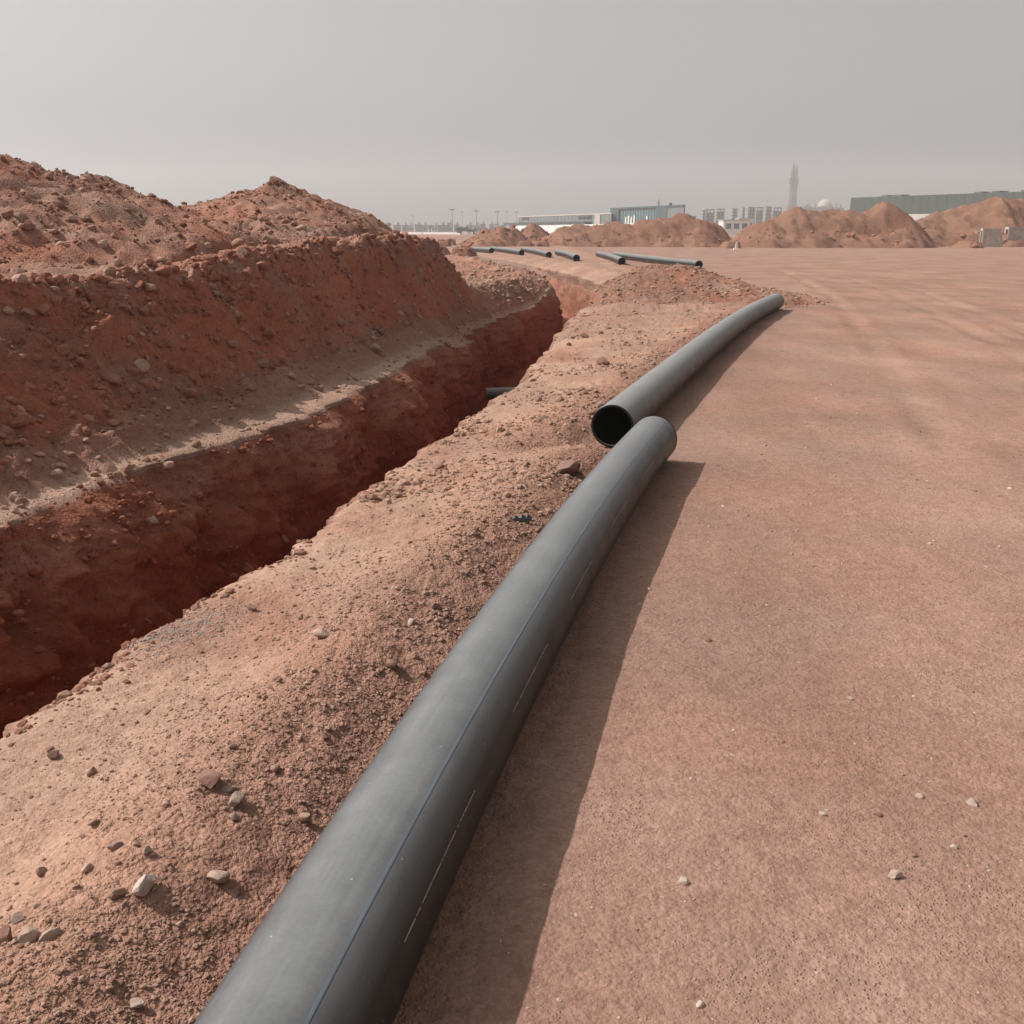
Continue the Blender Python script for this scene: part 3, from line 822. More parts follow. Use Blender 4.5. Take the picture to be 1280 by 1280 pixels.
STONES = [
 (23, 1152, 20, 'grey', 'grey angular stone, rear one of the cluster at the bottom left edge'),
 (8, 1176, 26, 'brown', 'dark brown stone at the left edge beside a pale angular stone'),
 (38, 1174, 26, 'pale', 'pale angular stone in the middle of the cluster at the bottom left'),
 (64, 1172, 25, 'pale', 'tan faceted stone at the right end of the cluster at the bottom left'),
 (147, 1121, 24, 'clod', 'tan rounded stone touching the large pale angular stone on the gravel ridge'),
 (183, 1110, 33, 'pale', 'largest pale pointed stone on the gravel ridge left of the near pipe'),
 (146, 1062, 20, 'grey', 'pinkish grey rounded stone above the large pale pointed stone'),
 (184, 1066, 14, 'pale', 'small pale stone just right of the pinkish grey rounded stone'),
 (170, 1057, 11, 'clod', 'smallest tan stone above the pinkish grey rounded stone'),
 (264, 979, 34, 'brown', 'flat brown stone casting a dark shadow on the gravel ridge'),
 (295, 1006, 22, 'grey', 'greyish flat stone just below the flat brown stone on the ridge'),
 (285, 990, 14, 'pale', 'small pale stone tucked against the flat brown stone'),
 (294, 1024, 13, 'grey', 'small grey stone below the greyish flat stone on the ridge'),
 (273, 1103, 27, 'pale', 'pale triangular stone with a long shadow close to the near pipe'),
 (359, 1016, 13, 'clod', 'tan pebble next to a darker tan pebble beside the near pipe'),
 (381, 1025, 16, 'clod', 'darker tan pebble with a shadow, nearest the middle of the near pipe'),
 (344, 963, 14, 'clod', 'round tan pebble on the gravel slope above two pebbles by the pipe'),
 (169, 1260, 22, 'pale', 'pale stone at the bottom of the picture left of the near pipe'),
 (52, 1092, 14, 'brown', 'brown pebble on the sandy slope above the bottom left cluster'),
 (67, 947, 15, 'brown', 'brown stone with a smaller pebble behind it on smooth sand by the trench'),
 (62, 938, 10, 'brown', 'smaller brown pebble just behind a brown stone on smooth sand'),
 (114, 968, 13, 'clod', 'tan flat pebble alone on the smooth sand by the trench'),
 (117, 1031, 14, 'clod', 'flat tan pebble at the top of the gravel ridge'),
 (109, 1088, 14, 'pale', 'pale small stone at the upper edge of the gravel ridge'),
 (401, 797, 27, 'pale', 'brightest white flat stone on the sandy strip between trench and pipe'),
 (316, 762, 15, 'brown', 'dark flat pebble on the sandy strip near the trench edge'),
 (311, 716, 26, 'red', 'large reddish stone sitting on the trench edge'),
 (354, 678, 16, 'red', 'reddish stone on the trench edge beyond the large reddish stone'),
 (287, 741, 13, 'red', 'small reddish stone on the trench edge before the large reddish stone'),
 (186, 782, 17, 'red', 'reddish stone on the nearest stretch of trench edge above the grey sand patch'),
 (164, 792, 13, 'red', 'small reddish clod on the trench edge at the start of the grey sand patch'),
 (350, 853, 11, 'brown', 'dark pebble on the slope below the white flat stone'),
 (331, 873, 9, 'clod', 'tiny tan pebble on the slope below the white flat stone'),
 (515, 781, 14, 'pale', 'whitish pebble near the pipe left of two brown clods'),
 (490, 834, 22, 'brown', 'dark brown clod with a black shadow on the gravel beside the pipe'),
 (557, 771, 11, 'brown', 'brown clod nearest the pipe beside a taller brown clod'),
 (545, 760, 13, 'brown', 'taller brown clod next to a smaller one beside the pipe'),
 (405, 923, 14, 'clod', 'tan pebble in the fine gravel halfway down the pipe'),
 (517, 823, 13, 'clod', 'tan flat clod just behind the dark brown clod'),
 (712, 592, 31, 'brown', 'big brown rock against the near pipe below the open mouth of the second pipe'),
 (754, 456, 17, 'brown', 'brown rock on the strip left of the second pipe'),
 (731, 422, 12, 'brown', 'dark rock on the far strip near the bend of the trench'),
 (711, 432, 8, 'brown', 'small dark clod near the bend of the trench'),
 (751, 417, 7, 'brown', 'tiny dark clod behind the dark rock on the far strip'),
 (1215, 1005, 17, 'pale', 'pale stone furthest right of those lying on the dirt track'),
 (1097, 1019, 12, 'brown', 'dark brown stone on the dirt track, darkest of the scatter'),
 (1150, 996, 12, 'pale', 'pale pebble on the track between the dark stone and the rightmost stone'),
 (1117, 1096, 22, 'pale', 'largest pale stone on the dirt track'),
 (1192, 1060, 10, 'pale', 'small pale stone on the track above and right of the largest pale one'),
 (1028, 1019, 11, 'pale', 'pale pebble on the track left of the dark brown stone'),
 (875, 1257, 14, 'pale', 'pale stone at the bottom of the dirt track right of the pipe shadow'),
 (852, 1105, 18, 'pale', 'flat pale stone on the track at the edge of the pipe shadow'),
 (1062, 874, 9, 'pale', 'tiny pale pebble alone in the middle of the dirt track'),
 (886, 802, 9, 'brown', 'dark crumb on the track close to the shadow of the pipe'),
 (1205, 1045, 8, 'brown', 'brown pebble on the track below the rightmost pale stone'),
 (1143, 1071, 9, 'brown', 'small brown pebble on the track just above the largest pale stone'),
 (344, 229, 15, 'red', 'boulder crowning the peak of the pointed spoil heap'),
 (268, 243, 11, 'red', 'boulder on the shoulder of the pointed spoil heap against the sky'),
 (240, 312, 17, 'red', 'dark reddish boulder at the foot of the largest spoil heap'),
 (299, 312, 20, 'red', 'reddish boulder leaning at the bank edge between the two heaps'),
 (335, 304, 19, 'clod', 'wide brown boulder at the foot of the pointed heap'),
 (37, 286, 18, 'red', 'dark boulder low on the largest spoil heap near the left edge'),
 (91, 277, 12, 'pale', 'pale boulder on the lower slope of the largest spoil heap'),
 (128, 308, 12, 'pale', 'pale stone at the bottom of the largest spoil heap'),
 (418, 318, 22, 'red', 'reddish boulder on the bank edge below the pointed heap'),
 (305, 322, 15, 'clod', 'tan boulder on the bank edge right of the leaning reddish one'),
 (400, 489, 12, 'brown', 'brown stone on the lit ledge half way up the trench'),
 (124, 605, 16, 'clod', 'greyish stone set in the ledge slope near the left edge'),
 (210, 585, 15, 'clod', 'pale grey stone under the lit ledge of the trench'),
 (187, 656, 22, 'pale', 'broken pale stone jutting from the trench wall below the ledge'),
]
for px, py, wpx, m, lab in STONES:
    stone(px, py, wpx, m, lab)

# a scrap of black plastic and a straw by the pipe
x, y_, z, t = sight(652, 653)
mb = MB()
for a, (dx, dy, s) in enumerate(((-.035, 0, .03), (0, .012, .034), (.032, .02, .026))):
    mb.add([(dx - s, dy - .012, .002), (dx + s, dy - .016, .004), (dx + s * .8, dy + .016, .016), (dx, dy + .01, .034), (dx - s * .9, dy + .014, .010), (dx, dy - .006, .022)],
           [(0, 1, 5), (1, 2, 5), (2, 3, 5), (3, 4, 5), (4, 0, 5), (0, 4, 3, 2, 1)])
o = mb.build('plastic_scrap', M_BLACK); o.location = (x, y_, z); tag(o, 'crumpled black plastic scrap on the ground left of the near pipe', 'scrap')

# ------------------------------------------------------------------ pipes
def tube_frames(pts):
    pts = np.array(pts, float)
    T = np.gradient(pts, axis=0); T /= np.linalg.norm(T, axis=1)[:, None]
    S = np.cross(T, [0, 0, 1.0]); S /= np.linalg.norm(S, axis=1)[:, None]
    U = np.cross(S, T)
    return pts, T, S, U

def pipe_mesh(name, pts, r, wall_t, seg_n=64, skin=None):
    pts, T, S, U = tube_frames(pts)
    b = .0022
    rings = []
    def ring(i, rad, off=0.0):
        a = np.linspace(0, 2 * math.pi, seg_n, endpoint=False)[:, None]
        return pts[i] + T[i] * off + rad * (np.cos(a) * S[i] + np.sin(a) * U[i])
    n = len(pts)
    rings += [ring(0, r - wall_t + b, 0), ring(0, r - b, 0), ring(0, r, b)]
    rings += [ring(i, r) for i in range(1, n - 1)]
    rings += [ring(n - 1, r, -b), ring(n - 1, r - b, 0), ring(n - 1, r - wall_t + b, 0), ring(n - 1, r - wall_t, -b)]
    rings += [ring(i, r - wall_t) for i in range(n - 2, 0, -1)]
    rings += [ring(0, r - wall_t, b)]
    m = len(rings)
    V = np.concatenate(rings)
    F = []
    for i in range(m):
        j = (i + 1) % m
        for k in range(seg_n):
            F.append((i * seg_n + k, i * seg_n + (k + 1) % seg_n, j * seg_n + (k + 1) % seg_n, j * seg_n + k))
    me = np_mesh(name, V, np.array(F), True)
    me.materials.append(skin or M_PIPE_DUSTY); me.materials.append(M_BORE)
    arc = np.concatenate([[0], np.cumsum(np.linalg.norm(np.diff(pts, axis=0), axis=1))])
    idx = [0, 0, 0] + list(range(1, n - 1)) + [n - 1] * 4 + list(range(n - 2, 0, -1)) + [0]
    attr(me, 'along', np.repeat(arc[idx], seg_n)); attr(me, 'around', np.tile(np.abs(np.linspace(-math.pi, math.pi, seg_n, endpoint=False)) * r, m))
    mi = np.zeros(m, np.int32); mi[n + 4:] = 1; mi[-1] = 0
    me.polygons.foreach_set('material_index', np.repeat(mi, seg_n))
    me.set_sharp_from_angle(angle=math.radians(32))
    return me

def strip_mesh(name, pts, r, ang, half, runs, lift=.0008, thick=.0012):
    """Thin raised bands along the pipe: runs = (start, end) shares of its length."""
    pts, T, S, U = tube_frames(pts)
    t = np.linspace(0, 1, len(pts)); V = []; F = []
    for a0, a1 in runs:
        k = max(2, int((a1 - a0) * 160))
        tt = np.linspace(a0, a1, k)
        C = np.stack([np.interp(tt, t, pts[:, i]) for i in range(3)], 1)
        SS = np.stack([np.interp(tt, t, S[:, i]) for i in range(3)], 1); UU = np.stack([np.interp(tt, t, U[:, i]) for i in range(3)], 1)
        base = len(V)
        for i in range(k):
            for da, rr in ((-half, -.002), (-half, lift), (0, lift + .0001), (half, lift), (half, -.002)):
                a = ang + da / r
                V.append(C[i] + (r + rr) * (math.cos(a) * SS[i] + math.sin(a) * UU[i]))
        for i in range(k - 1):
            for j in range(4):
                p = base + i * 5 + j
                F.append((p, p + 1, p + 6, p + 5))
    return np_mesh(name, np.array(V), np.array(F), False)

def contact_z(x, y_, r):
    return r - .006
PR = .164
yy = np.linspace(-4.1, 7.16, 90)
axis1 = np.stack([near_axis(yy), yy, np.full(90, PR - .004)], 1)
p1 = empty('water_pipe', axis1[45]); 
def under(o, parent):
    o.parent = parent; o.matrix_parent_inverse = Matrix.Translation(-parent.location); return o
tag(p1, 'long dark grey plastic pipe running from the bottom of the picture, blue stripe along it', 'pipe', 'plastic pipes laid beside the trench')
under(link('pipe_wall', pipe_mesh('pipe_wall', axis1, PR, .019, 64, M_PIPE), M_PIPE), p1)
burr = np.stack([np.interp(np.linspace(7.1515, 7.1595, 4), yy, axis1[:, k]) for k in range(3)], 1)
under(link('end_rim', pipe_mesh('end_rim', burr, PR + .0022, .012, 64, M_BORE), M_BORE), p1)
for a in (60, 240):
    under(link('stripe', strip_mesh('stripe', axis1, PR, math.radians(a), .0036, [(0.002, .998)]), M_STRIPE), p1)
runs = []
r_ = random.Random(5)
L1 = 11.3
for y0, y1 in ((1.78, 2.36), (2.80, 3.32), (3.75, 4.25), (4.75, 5.25), (.75, 1.3), (5.75, 6.2)):
    y = y0
    while y < y1:
        l = r_.choice((.012, .016, .03, .05, .075))
        runs.append(((y + 4.1) / 11.26, (min(y + l, y1) + 4.1) / 11.26)); y += l + r_.choice((.004, .006, .014))
under(link('printed_marking', strip_mesh('printed_marking', axis1, PR, math.radians(21.5), .0015, runs, .0006), M_PRINT), p1)['kind'] = 'stuff'

yy = np.linspace(7.6, 21.35, 90)
axis2 = np.stack([np.polyval(P2A, yy), yy, np.full(90, PR + .004)], 1)
p2 = empty('water_pipe', axis2[45])
tag(p2, 'curved grey pipe with its open black mouth beside the end of the nearest pipe', 'pipe', 'plastic pipes laid beside the trench')
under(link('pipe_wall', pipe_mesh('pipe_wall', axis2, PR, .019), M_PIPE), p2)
for a in (-40, 240):
    under(link('stripe', strip_mesh('stripe', axis2, PR, math.radians(a), .0028, [(0.002, .998)]), M_STRIPE), p2)

def far_pipe(A, B, r, label, bend=.12, z=0.0):
    A = np.array(A); B = np.array(B); t = np.linspace(0, 1, 14)
    d = B - A; nrm = np.array([-d[1], d[0]]) / np.linalg.norm(d)
    q = A[None] + d[None] * t[:, None] + nrm[None] * (bend * np.sin(math.pi * t))[:, None]
    zz = full_z(q[:, 0], q[:, 1])
    zc = np.polyval(np.polyfit(t, zz, 1), t) + r - .01 + z
    pts = np.stack([q[:, 0], q[:, 1], zc], 1)
    c = empty('water_pipe', pts[7])
    tag(c, label, 'pipe', 'plastic pipes laid beside the trench')
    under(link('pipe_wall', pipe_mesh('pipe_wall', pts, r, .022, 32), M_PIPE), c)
    return c
far_pipe((4.95, 60.5), (4.85, 46.5), .17, 'short looking far pipe with open end, left of the long pipe behind the low heap')
far_pipe((5.9, 60.0), (7.85, 44.2), .17, 'long far pipe partly hidden by the low rubbly heap', -.2)
far_pipe((2.75, 64.0), (3.15, 51.5), .17, 'lone far pipe in the gap between the two rows, open end towards us')
far_pipe((.75, 74.0), (2.05, 58.5), .17, 'third pipe from the left in the far row, beside a gap')
far_pipe((-1.45, 76.0), (.58, 63.5), .17, 'second pipe from the left in the far row')
far_pipe((-4.2, 79.0), (-1.35, 69.5), .17, 'leftmost and furthest pipe of the row beyond the trench')

# short length of pipe in the trench
t = np.linspace(0, 1, 8)
axis3 = np.stack([-.50 + 1.2 * t, 18.1 + .25 * t, np.full(8, -1.27)], 1)
p3 = empty('water_pipe', axis3[4]); tag(p3, 'dark pipe lying on the floor of the trench, only its end showing', 'pipe', 'plastic pipes laid beside the trench')
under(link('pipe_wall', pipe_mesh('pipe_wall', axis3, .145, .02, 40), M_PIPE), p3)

# ------------------------------------------------------------------ far spoil heaps beyond the track
def ground_pt(px, Y):
    return (px - 640) / 1280.0 * Y * math.cos(PITCH)

def far_heap(label, Y, prof, depth, seed, hole=None):
    """prof: (pixel x, height in metres) along the crest."""
    px = np.array([p[0] for p in prof], float); hh = np.array([p[1] for p in prof], float)
    xs = (px - 640) / 1280.0 * Y * math.cos(PITCH)
    hh = np.where(hh > 1.6, 1.6 + (hh - 1.6) * .93, hh)
    gx = np.arange(xs[0] - 2.0, xs[-1] + 2.0, .16); gy = np.arange(-1.4 * depth - 1, 1.4 * depth + 1.5, .22)
    GX, GY = np.meshgrid(gx, gy)
    crest = np.interp(GX, xs, hh, left=-.6, right=-.6)
    wob = .7 * fbm(GX, GX * 0 + seed, .25, 3, seed)
    v = np.abs(GY - wob) / (1.35 * depth * (.35 + .65 * np.clip(crest / hh.max(), 0, 1)))
    H_ = crest * np.clip(1.08 - np.sqrt(v * v + .02), -1, 1)
    H_ = H_ + np.clip(crest, 0.2, 2) * (.20 * fbm(GX, GY, .33, 3, seed + 3) + .22 * fbm(GX + 1.1 * GY + .6 * H_, (GX - GY) * .3, .7, 4, seed + 5) + .10 * billow(GX + GY, GX * .6, 1.6, 3, seed + 7) * sstep(-.4, .5, fbm(GX, GY, .3, 2, seed + 11)))
    if hole:
        hx = (hole[0] - 640) / 1280.0 * Y * math.cos(PITCH)
        H_ = H_ - hole[2] * gauss(GX - hx, hole[3]) * gauss(GY - hole[1], .8)
    rim = np.minimum(np.minimum(GX - gx[0], gx[-1] - GX), np.minimum(GY - gy[0], gy[-1] - GY))
    H_ = np.maximum(H_, -.5) - 1.5 * (1 - sstep(0, 1.0, rim))
    me = np_mesh('spoil_heap', np.stack([GX - xs.mean(), GY, H_ - .06], -1).reshape(-1, 3), grid_faces(*GX.shape))
    o = link('spoil_heap', me, M_FARHEAP); o.location = (float(xs.mean()), Y, 0)
    # clods lying on it, joined
    n = 1000
    k = rng.integers(0, GX.size, n); hx_, hy_, hz = GX.ravel()[k], GY.ravel()[k], H_.ravel()[k]
    m = (hz > .05) & (rng.random(n) < .25 + .75 * (hz < .45 * crest.max()))
    s = scatter('clods', M_BANKCLOD, np.stack([hx_[m] - xs.mean(), hy_[m]], 1), pareto(int(m.sum()), .10, .7, 2.3), z=hz[m] - .06, parent=o, sink=.15)
    return tag(o, label, 'dirt mound', 'spoil heaps along the far side of the track')
far_heap('small rounded far heap in front of the white wall, left of the long ridge', 101, [(566, 0), (580, .6), (592, 1.25), (606, 1.65), (624, 1.75), (639, 1.6), (651, 1.15), (668, 0)], 3.6, 201)
far_heap('low far heap peeping out behind the small rounded heap', 112, [(640, .6), (657, 1.6), (667, 1.9), (676, 1.7), (690, 1.25), (705, .5)], 3.0, 211)
far_heap('long even ridge of spoil in front of the grey and teal buildings', 102, [(664, 0), (676, .6), (690, 1.35), (700, 1.8), (720, 1.95), (740, 2.05), (781, 2.4), (809, 2.45), (829, 2.8), (843, 2.95), (860, 2.85), (877, 2.55), (891, 2.15), (905, 1.3), (922, 0)], 4.2, 221)
far_heap('wide spoil heap below the minarets, dark hollow on its side', 97, [(908, 0), (920, 1.0), (935, 1.9), (960, 2.95), (1000, 3.4), (1040, 3.55), (1062, 3.65), (1085, 4.0), (1100, 4.4), (1117, 3.95), (1137, 2.75), (1150, 1.9), (1165, .6), (1175, 0)], 4.6, 231, (1092, -3.4, 1.15, 2.0))
far_heap('biggest far heap at the right edge, behind the concrete blocks', 104, [(1098, 0), (1112, .5), (1130, 1.6), (1151, 2.8), (1171, 3.3), (1199, 4.0), (1235, 5.2), (1262, 4.9), (1290, 4.4), (1340, 3.6), (1420, .5)], 5.2, 241)
far_heap('low red heap just beyond the end of the left bank', 62, [(505, 0), (518, .75), (545, 1.0), (556, .85), (566, 0)], 2.0, 251)

# concrete units at the foot of the last heap
def hollow_block(x, y_, w, h, d, rz, label):
    o = empty('concrete_block', (x, y_, 0), rz)
    mb = MB()
    # an open-sided precast unit: slab front with a chamfered top corner, end wall with an opening
    P = [(-w / 2, 0), (w / 2 + .12, 0), (w / 2, h * .72), (w / 2 - .25, h), (-w / 2, h)]
    n = len(P)
    V = [(p[0], -d / 2, p[1]) for p in P] + [(p[0], -d / 2 + .18, p[1]) for p in P]
    mb.add(V, [tuple(range(n)), tuple(range(2 * n - 1, n - 1, -1))] + [(i, i + n, (i + 1) % n + n, (i + 1) % n) for i in range(n)])
    mb.build('front_slab', M_CONC, o)
    e = MB(); e.box(-w / 2 - .15, -w / 2 - .003, -d / 2 - .02, d / 2, 0, .22); e.box(-w / 2 - .15, -w / 2 - .003, -d / 2 - .02, d / 2, h - .2, h + .02)
    e.box(-w / 2 - .15, -w / 2 - .003, d / 2 - .25, d / 2 - .002, .223, h - .203); e.box(-w / 2 - .15, -w / 2 - .003, -d / 2 - .018, -d / 2 + .1, .223, h - .203)
    e.build('end_frame', M_CONCPALE, o)
    b = MB(); b.box(-w / 2, w / 2, d / 2 - .18, d / 2, 0, h * .95); b.build('rear_slab', M_CONC, o)
    return tag(o, label, 'concrete block', 'concrete units by the far heap')
hollow_block((1241 - 640) / 1280 * 97 * .9638, 97.0, 1.55, 1.62, 1.1, math.radians(-14), 'concrete unit with a slanting corner, standing free in front of the big heap')
hollow_block((1284 - 640) / 1280 * 97.4 * .9638, 97.4, 3.2, 1.75, 1.2, math.radians(-10), 'wider concrete unit cut off by the right edge of the picture')
x_, y_ = ground_pt(922, 84), 84
mb = MB(); mb.box(-.25, .2, -.15, .15, 0, .12, .04); mb.box(-.09, .07, -.09, .09, .123, .62, .03)
o = mb.build('broken_post', M_WHITE); o.location = (x_, y_, 0); tag(o, 'small white post stub on the far side of the dirt track', 'post')

# ------------------------------------------------------------------ buildings, walls, poles and trees far off
def zpx(py, Y): return EYE + (286 - py) / 1280.0 * Y * math.cos(PITCH) ** 2
def xpx(px, Y): return (px - 640) / 1280.0 * Y * math.cos(PITCH)

def slab_building(name, A, B, z1, dep, mat, parts, label, roof_mat=None):
    o = empty(name, (A[0], A[1], 0))
    v = Vector((B[0] - A[0], B[1] - A[1])); L_ = v.length
    o.rotation_euler = (0, 0, math.atan2(v.y, v.x))
    k_ = B[0] / B[1] - .02          # the end wall runs straight back
    bx, by = dep * (k_ * math.cos(o.rotation_euler.z) + math.sin(o.rotation_euler.z)), dep * (-k_ * math.sin(o.rotation_euler.z) + math.cos(o.rotation_euler.z))
    P_ = [(0, 0), (L_, 0), (L_ + bx, by), (bx, by)]
    MB().add([(p[0], p[1], -.3) for p in P_] + [(p[0], p[1], z1) for p in P_], [(3, 2, 1, 0), (4, 5, 6, 7), (0, 1, 5, 4), (1, 2, 6, 5), (2, 3, 7, 6), (3, 0, 4, 7)]).build('wall', mat, o)
    for (nm, u0, u1, za, zb, m, pr) in parts:
        MB().box(u0 * L_, u1 * L_, -pr, .04, za, zb).build(nm, m, o)
    o.scale = (1, 1, .945)
    return tag(o, label, 'building'), o, L_

# long grey hall with its dark canopy and lettering (too small in the photograph to read: kept as letter-sized blocks)
A = (xpx(648, 334), 334); B = (xpx(764, 262), 262)
_, hall, HL = slab_building('grey_hall', A, B, 5.65, 26, M_GREYMETAL,
    [('canopy', -.10, .83, 2.9, 3.6, M_DARK, 2.2), ('parapet', 0, 1, 5.35, 5.72, M_CONCPALE, .12), ('entrance_panel', .86, .91, 2.6, 5.3, M_CONCPALE, .3),
     ('ground_floor', -.08, .83, 0, 2.88, M_CONCPALE, 1.2)], 'long low grey hall with a dark canopy and dark lettering on its wall')
r_ = random.Random(3)
for s0, s1, zt in ((.045, .14, 4.95), (.70, .83, 4.7)):
    m = MB(); u = s0
    while u < s1:
        wd = r_.uniform(.006, .011); ht = r_.uniform(.55, 1.0)
        m.box(u * HL, (u + wd) * HL, -.10, .0, zt - ht / 2, zt + ht / 2 * r_.uniform(.4, 1)); u += wd + .004
    m.build('lettering', M_DARK, hall)
for k in range(26):
    MB().box((k + .5) / 26 * HL - .05, (k + .5) / 26 * HL + .05, -.06, .02, 3.62, 5.33).build('wall_rib', M_GREYMETAL, hall)
# teal glazed block
A = (xpx(764, 266), 266); B = (xpx(855, 229), 229)
_, teal, TL = slab_building('teal_block', A, B, 6.85, 24, M_TEAL,
    [('corner_panel', 0, .13, 0, 6.8, M_TEALDARK, .35), ('corner_panel', .66, .80, 0, 6.8, M_TEALDARK, .35), ('corner_panel', .80, 1, 0, 6.59, M_GREYMETAL, .25), ('parapet', 0, 1, 6.6, 7.0, M_TEALDARK, .4)],
    'taller teal glazed block joined to the right of the grey hall')
for k in range(14):
    u = .14 + k * .037
    MB().box(u * TL, u * TL + .12, -.10, .03, .3, 6.55).build('mullion', M_GREYMETAL, teal)
for k, u in enumerate((.22, .26, .30, .34, .52)):
    MB().box(u * TL, u * TL + .7, -.16, .02, 3.0, 4.6 + .3 * (k % 2)).build('white_panel', M_WHITE, teal)
MB().lathe([(.2, 6.9), (.2, 8.0), (.25, 8.1), (.08, 8.7), (.04, 9.0)], 8, .36 * TL, 6).build('roof_mast', M_POLE, teal)
MB().lathe([(.4, 6.9), (.4, 7.7), (.15, 8.0)], 8, .52 * TL, 6).build('roof_tank', M_TOWER, teal)
o = empty('small_annex', (xpx(859, 250), 250, 0)); MB().box(-1.0, 1.9, 0, 8, 0, 4.2).build('wall', M_CREAM, o); MB().box(-1.1, 2.0, -.1, 8.1, 4.203, 4.5).build('roof', M_CONCPALE, o); MB().box(-.4, .5, -.05, .1, 1.2, 2.6).build('window', M_DARK, o)
tag(o, 'small pale annex beside the right end of the teal block', 'building')

# white boundary walls
def wall_run(name, pts, h, label, th=.25, bay=4.0):
    o = empty(name, (pts[0][0], pts[0][1], 0))
    for a, b in zip(pts[:-1], pts[1:]):
        l = math.hypot(b[0] - a[0], b[1] - a[1]); n = max(1, int(l / bay))
        mb = MB(); mb.beam((a[0] - pts[0][0], a[1] - pts[0][1]), (b[0] - pts[0][0], b[1] - pts[0][1]), -.2, h, th); mb.build('wall_panel', M_WHITE, o)
        for k in range(n + 1):
            t = k / n; x = a[0] + (b[0] - a[0]) * t - pts[0][0]; y = a[1] + (b[1] - a[1]) * t - pts[0][1]
            MB().box(x - .2, x + .2, y - .2, y + .2, -.2, h + .12).build('pier', M_WHITE, o)
    return tag(o, label, 'wall')
wall_run('white_wall', [(xpx(642, 285), 285), (xpx(815, 145), 145), (xpx(870, 150), 150)], 2.35, 'long white boundary wall rising above the ridge of spoil before the grey hall', bay=9)
wall_run('white_wall', [(xpx(470, 330), 330), (xpx(592, 300), 300), (xpx(606, 360), 360)], .62, 'low white wall behind the low red heap at the end of the bank', bay=20)
wall_run('white_wall', [(xpx(1126, 170), 170), (xpx(1200, 165), 165)], 3.85, 'white wall seen in the dip between the two right hand heaps', bay=8)

# big green clad hall on the right
A = (xpx(1063, 300), 300); B = (xpx(1420, 225), 225)
_, gh, GL = slab_building('green_hall', A, B, 5.4, 30, M_CONCPALE, [('cladding', 0, 1, 5.3, 10.55, M_GREEN, .8), ('window_band', .05, .95, 3.9, 5.25, M_DARK, .2)], 'long dark green clad hall behind the far heaps at the right')
MB().box(0, GL, .05, 30, 5.41, 10.5).build('upper_wall', M_GREEN, gh)
for k in range(1, 30):
    MB().box(k / 30 * GL - .05, k / 30 * GL + .05, -.86, -.78, 6.02, 10.5).build('cladding_rib', M_GREEN, gh)
for u, w_ in ((.09, 2.0), (.14, 3.0), (.46, 2.0), (.52, 2.4), (.62, 2.2), (.70, 2.4)):
    MB().box(u * GL, u * GL + w_, 3, 6, 10.51, 11.1).build('roof_unit', M_TOWER, gh)

# concrete frame blocks under construction
def frame_tower(px0, px1, ptop, Y, floors, label, pbot=282, solid=False):
    w = (px1 - px0) / 1280.0 * Y * math.cos(PITCH); h = zpx(ptop, Y)
    o = empty('unfinished_block', (xpx((px0 + px1) / 2, Y), Y, 0))
    fh = h / floors
    for k in range(floors):
        MB().box(-w / 2, w / 2, 0, w * .9, (k + 1) * fh - .35, (k + 1) * fh).build('floor_slab', M_TOWER, o)
        lo, hi = k * fh, (k + 1) * fh - .352
        if k < floors - 1 or solid:
            MB().box(-w / 2 + .3, w / 2 - .3, .5, w * .85, lo + .001, hi).build('wall', M_TOWER, o)
            for q in range(2):
                xq = -w * .22 + q * w * .36
                MB().box(xq, xq + w * .14, .44, .56, lo + .8, hi - .5).build('window', M_DARK, o)
        for q in (-1, 0, 1):
            cx = q * (w / 2 - .35)
            MB().box(cx - .25, cx + .25, .02, .48, lo + .001, hi).build('column', M_CONC, o)
    return tag(o, label, 'building', 'unfinished concrete blocks')
TW = [(877.5, 880.6, 262.6, 3, True, 'narrow bare concrete shaft at the left end of the unfinished blocks'), (881.5, 892.5, 261.7, 4, False, 'unfinished block with open top storey, first wide one from the left'),
      (895.7, 905, 261, 5, False, 'unfinished block with three bare columns on top, second wide one'), (914.5, 920.8, 260.6, 4, True, 'slender grey tower standing between wider unfinished blocks'),
      (927, 930, 259.6, 5, True, 'thinnest tower, rising above the white house'), (934.5, 943, 259, 5, True, 'solid grey tower right of the thinnest tower'),
      (945, 953, 259, 4, False, 'unfinished block with square openings, close to the spoil heap'), (956.5, 963.4, 258.3, 4, True, 'pale tower left of the minarets'), (966, 976, 259.5, 4, False, 'open framed block nearest the minarets')]
for a, b_, t_, f_, s_, lab in TW: frame_tower(a, b_, t_, 460, f_ + 3, lab, solid=s_)
o = empty('white_house', (xpx(904, 330), 330, 0)); MB().box(0, 8.2, 0, 8, 0, 4.0).build('wall', M_WHITE, o); MB().box(-.2, 8.4, -.2, 8.2, 4.003, 4.35).build('roof', M_CONCPALE, o)
for k in range(3): MB().box(.8 + k * 2.5, 2.4 + k * 2.5, -.05, .1, 1.6, 3.2).build('window', M_DARK, o)
tag(o, 'low white house with dark windows in front of the unfinished blocks', 'building')
o = empty('white_house', (xpx(924, 340), 340, 0)); MB().box(0, 4.4, 0, 6, 0, 4.6).build('wall', M_WHITE, o); MB().box(-.2, 4.6, -.2, 6.2, 4.603, 4.9).build('roof', M_CONCPALE, o)
for k in range(2): MB().box(.5 + k * 2.1, 1.8 + k * 2.1, -.05, .1, 2.0, 3.5).build('window', M_DARK, o)
tag(o, 'narrow white house right of the low white house', 'building')

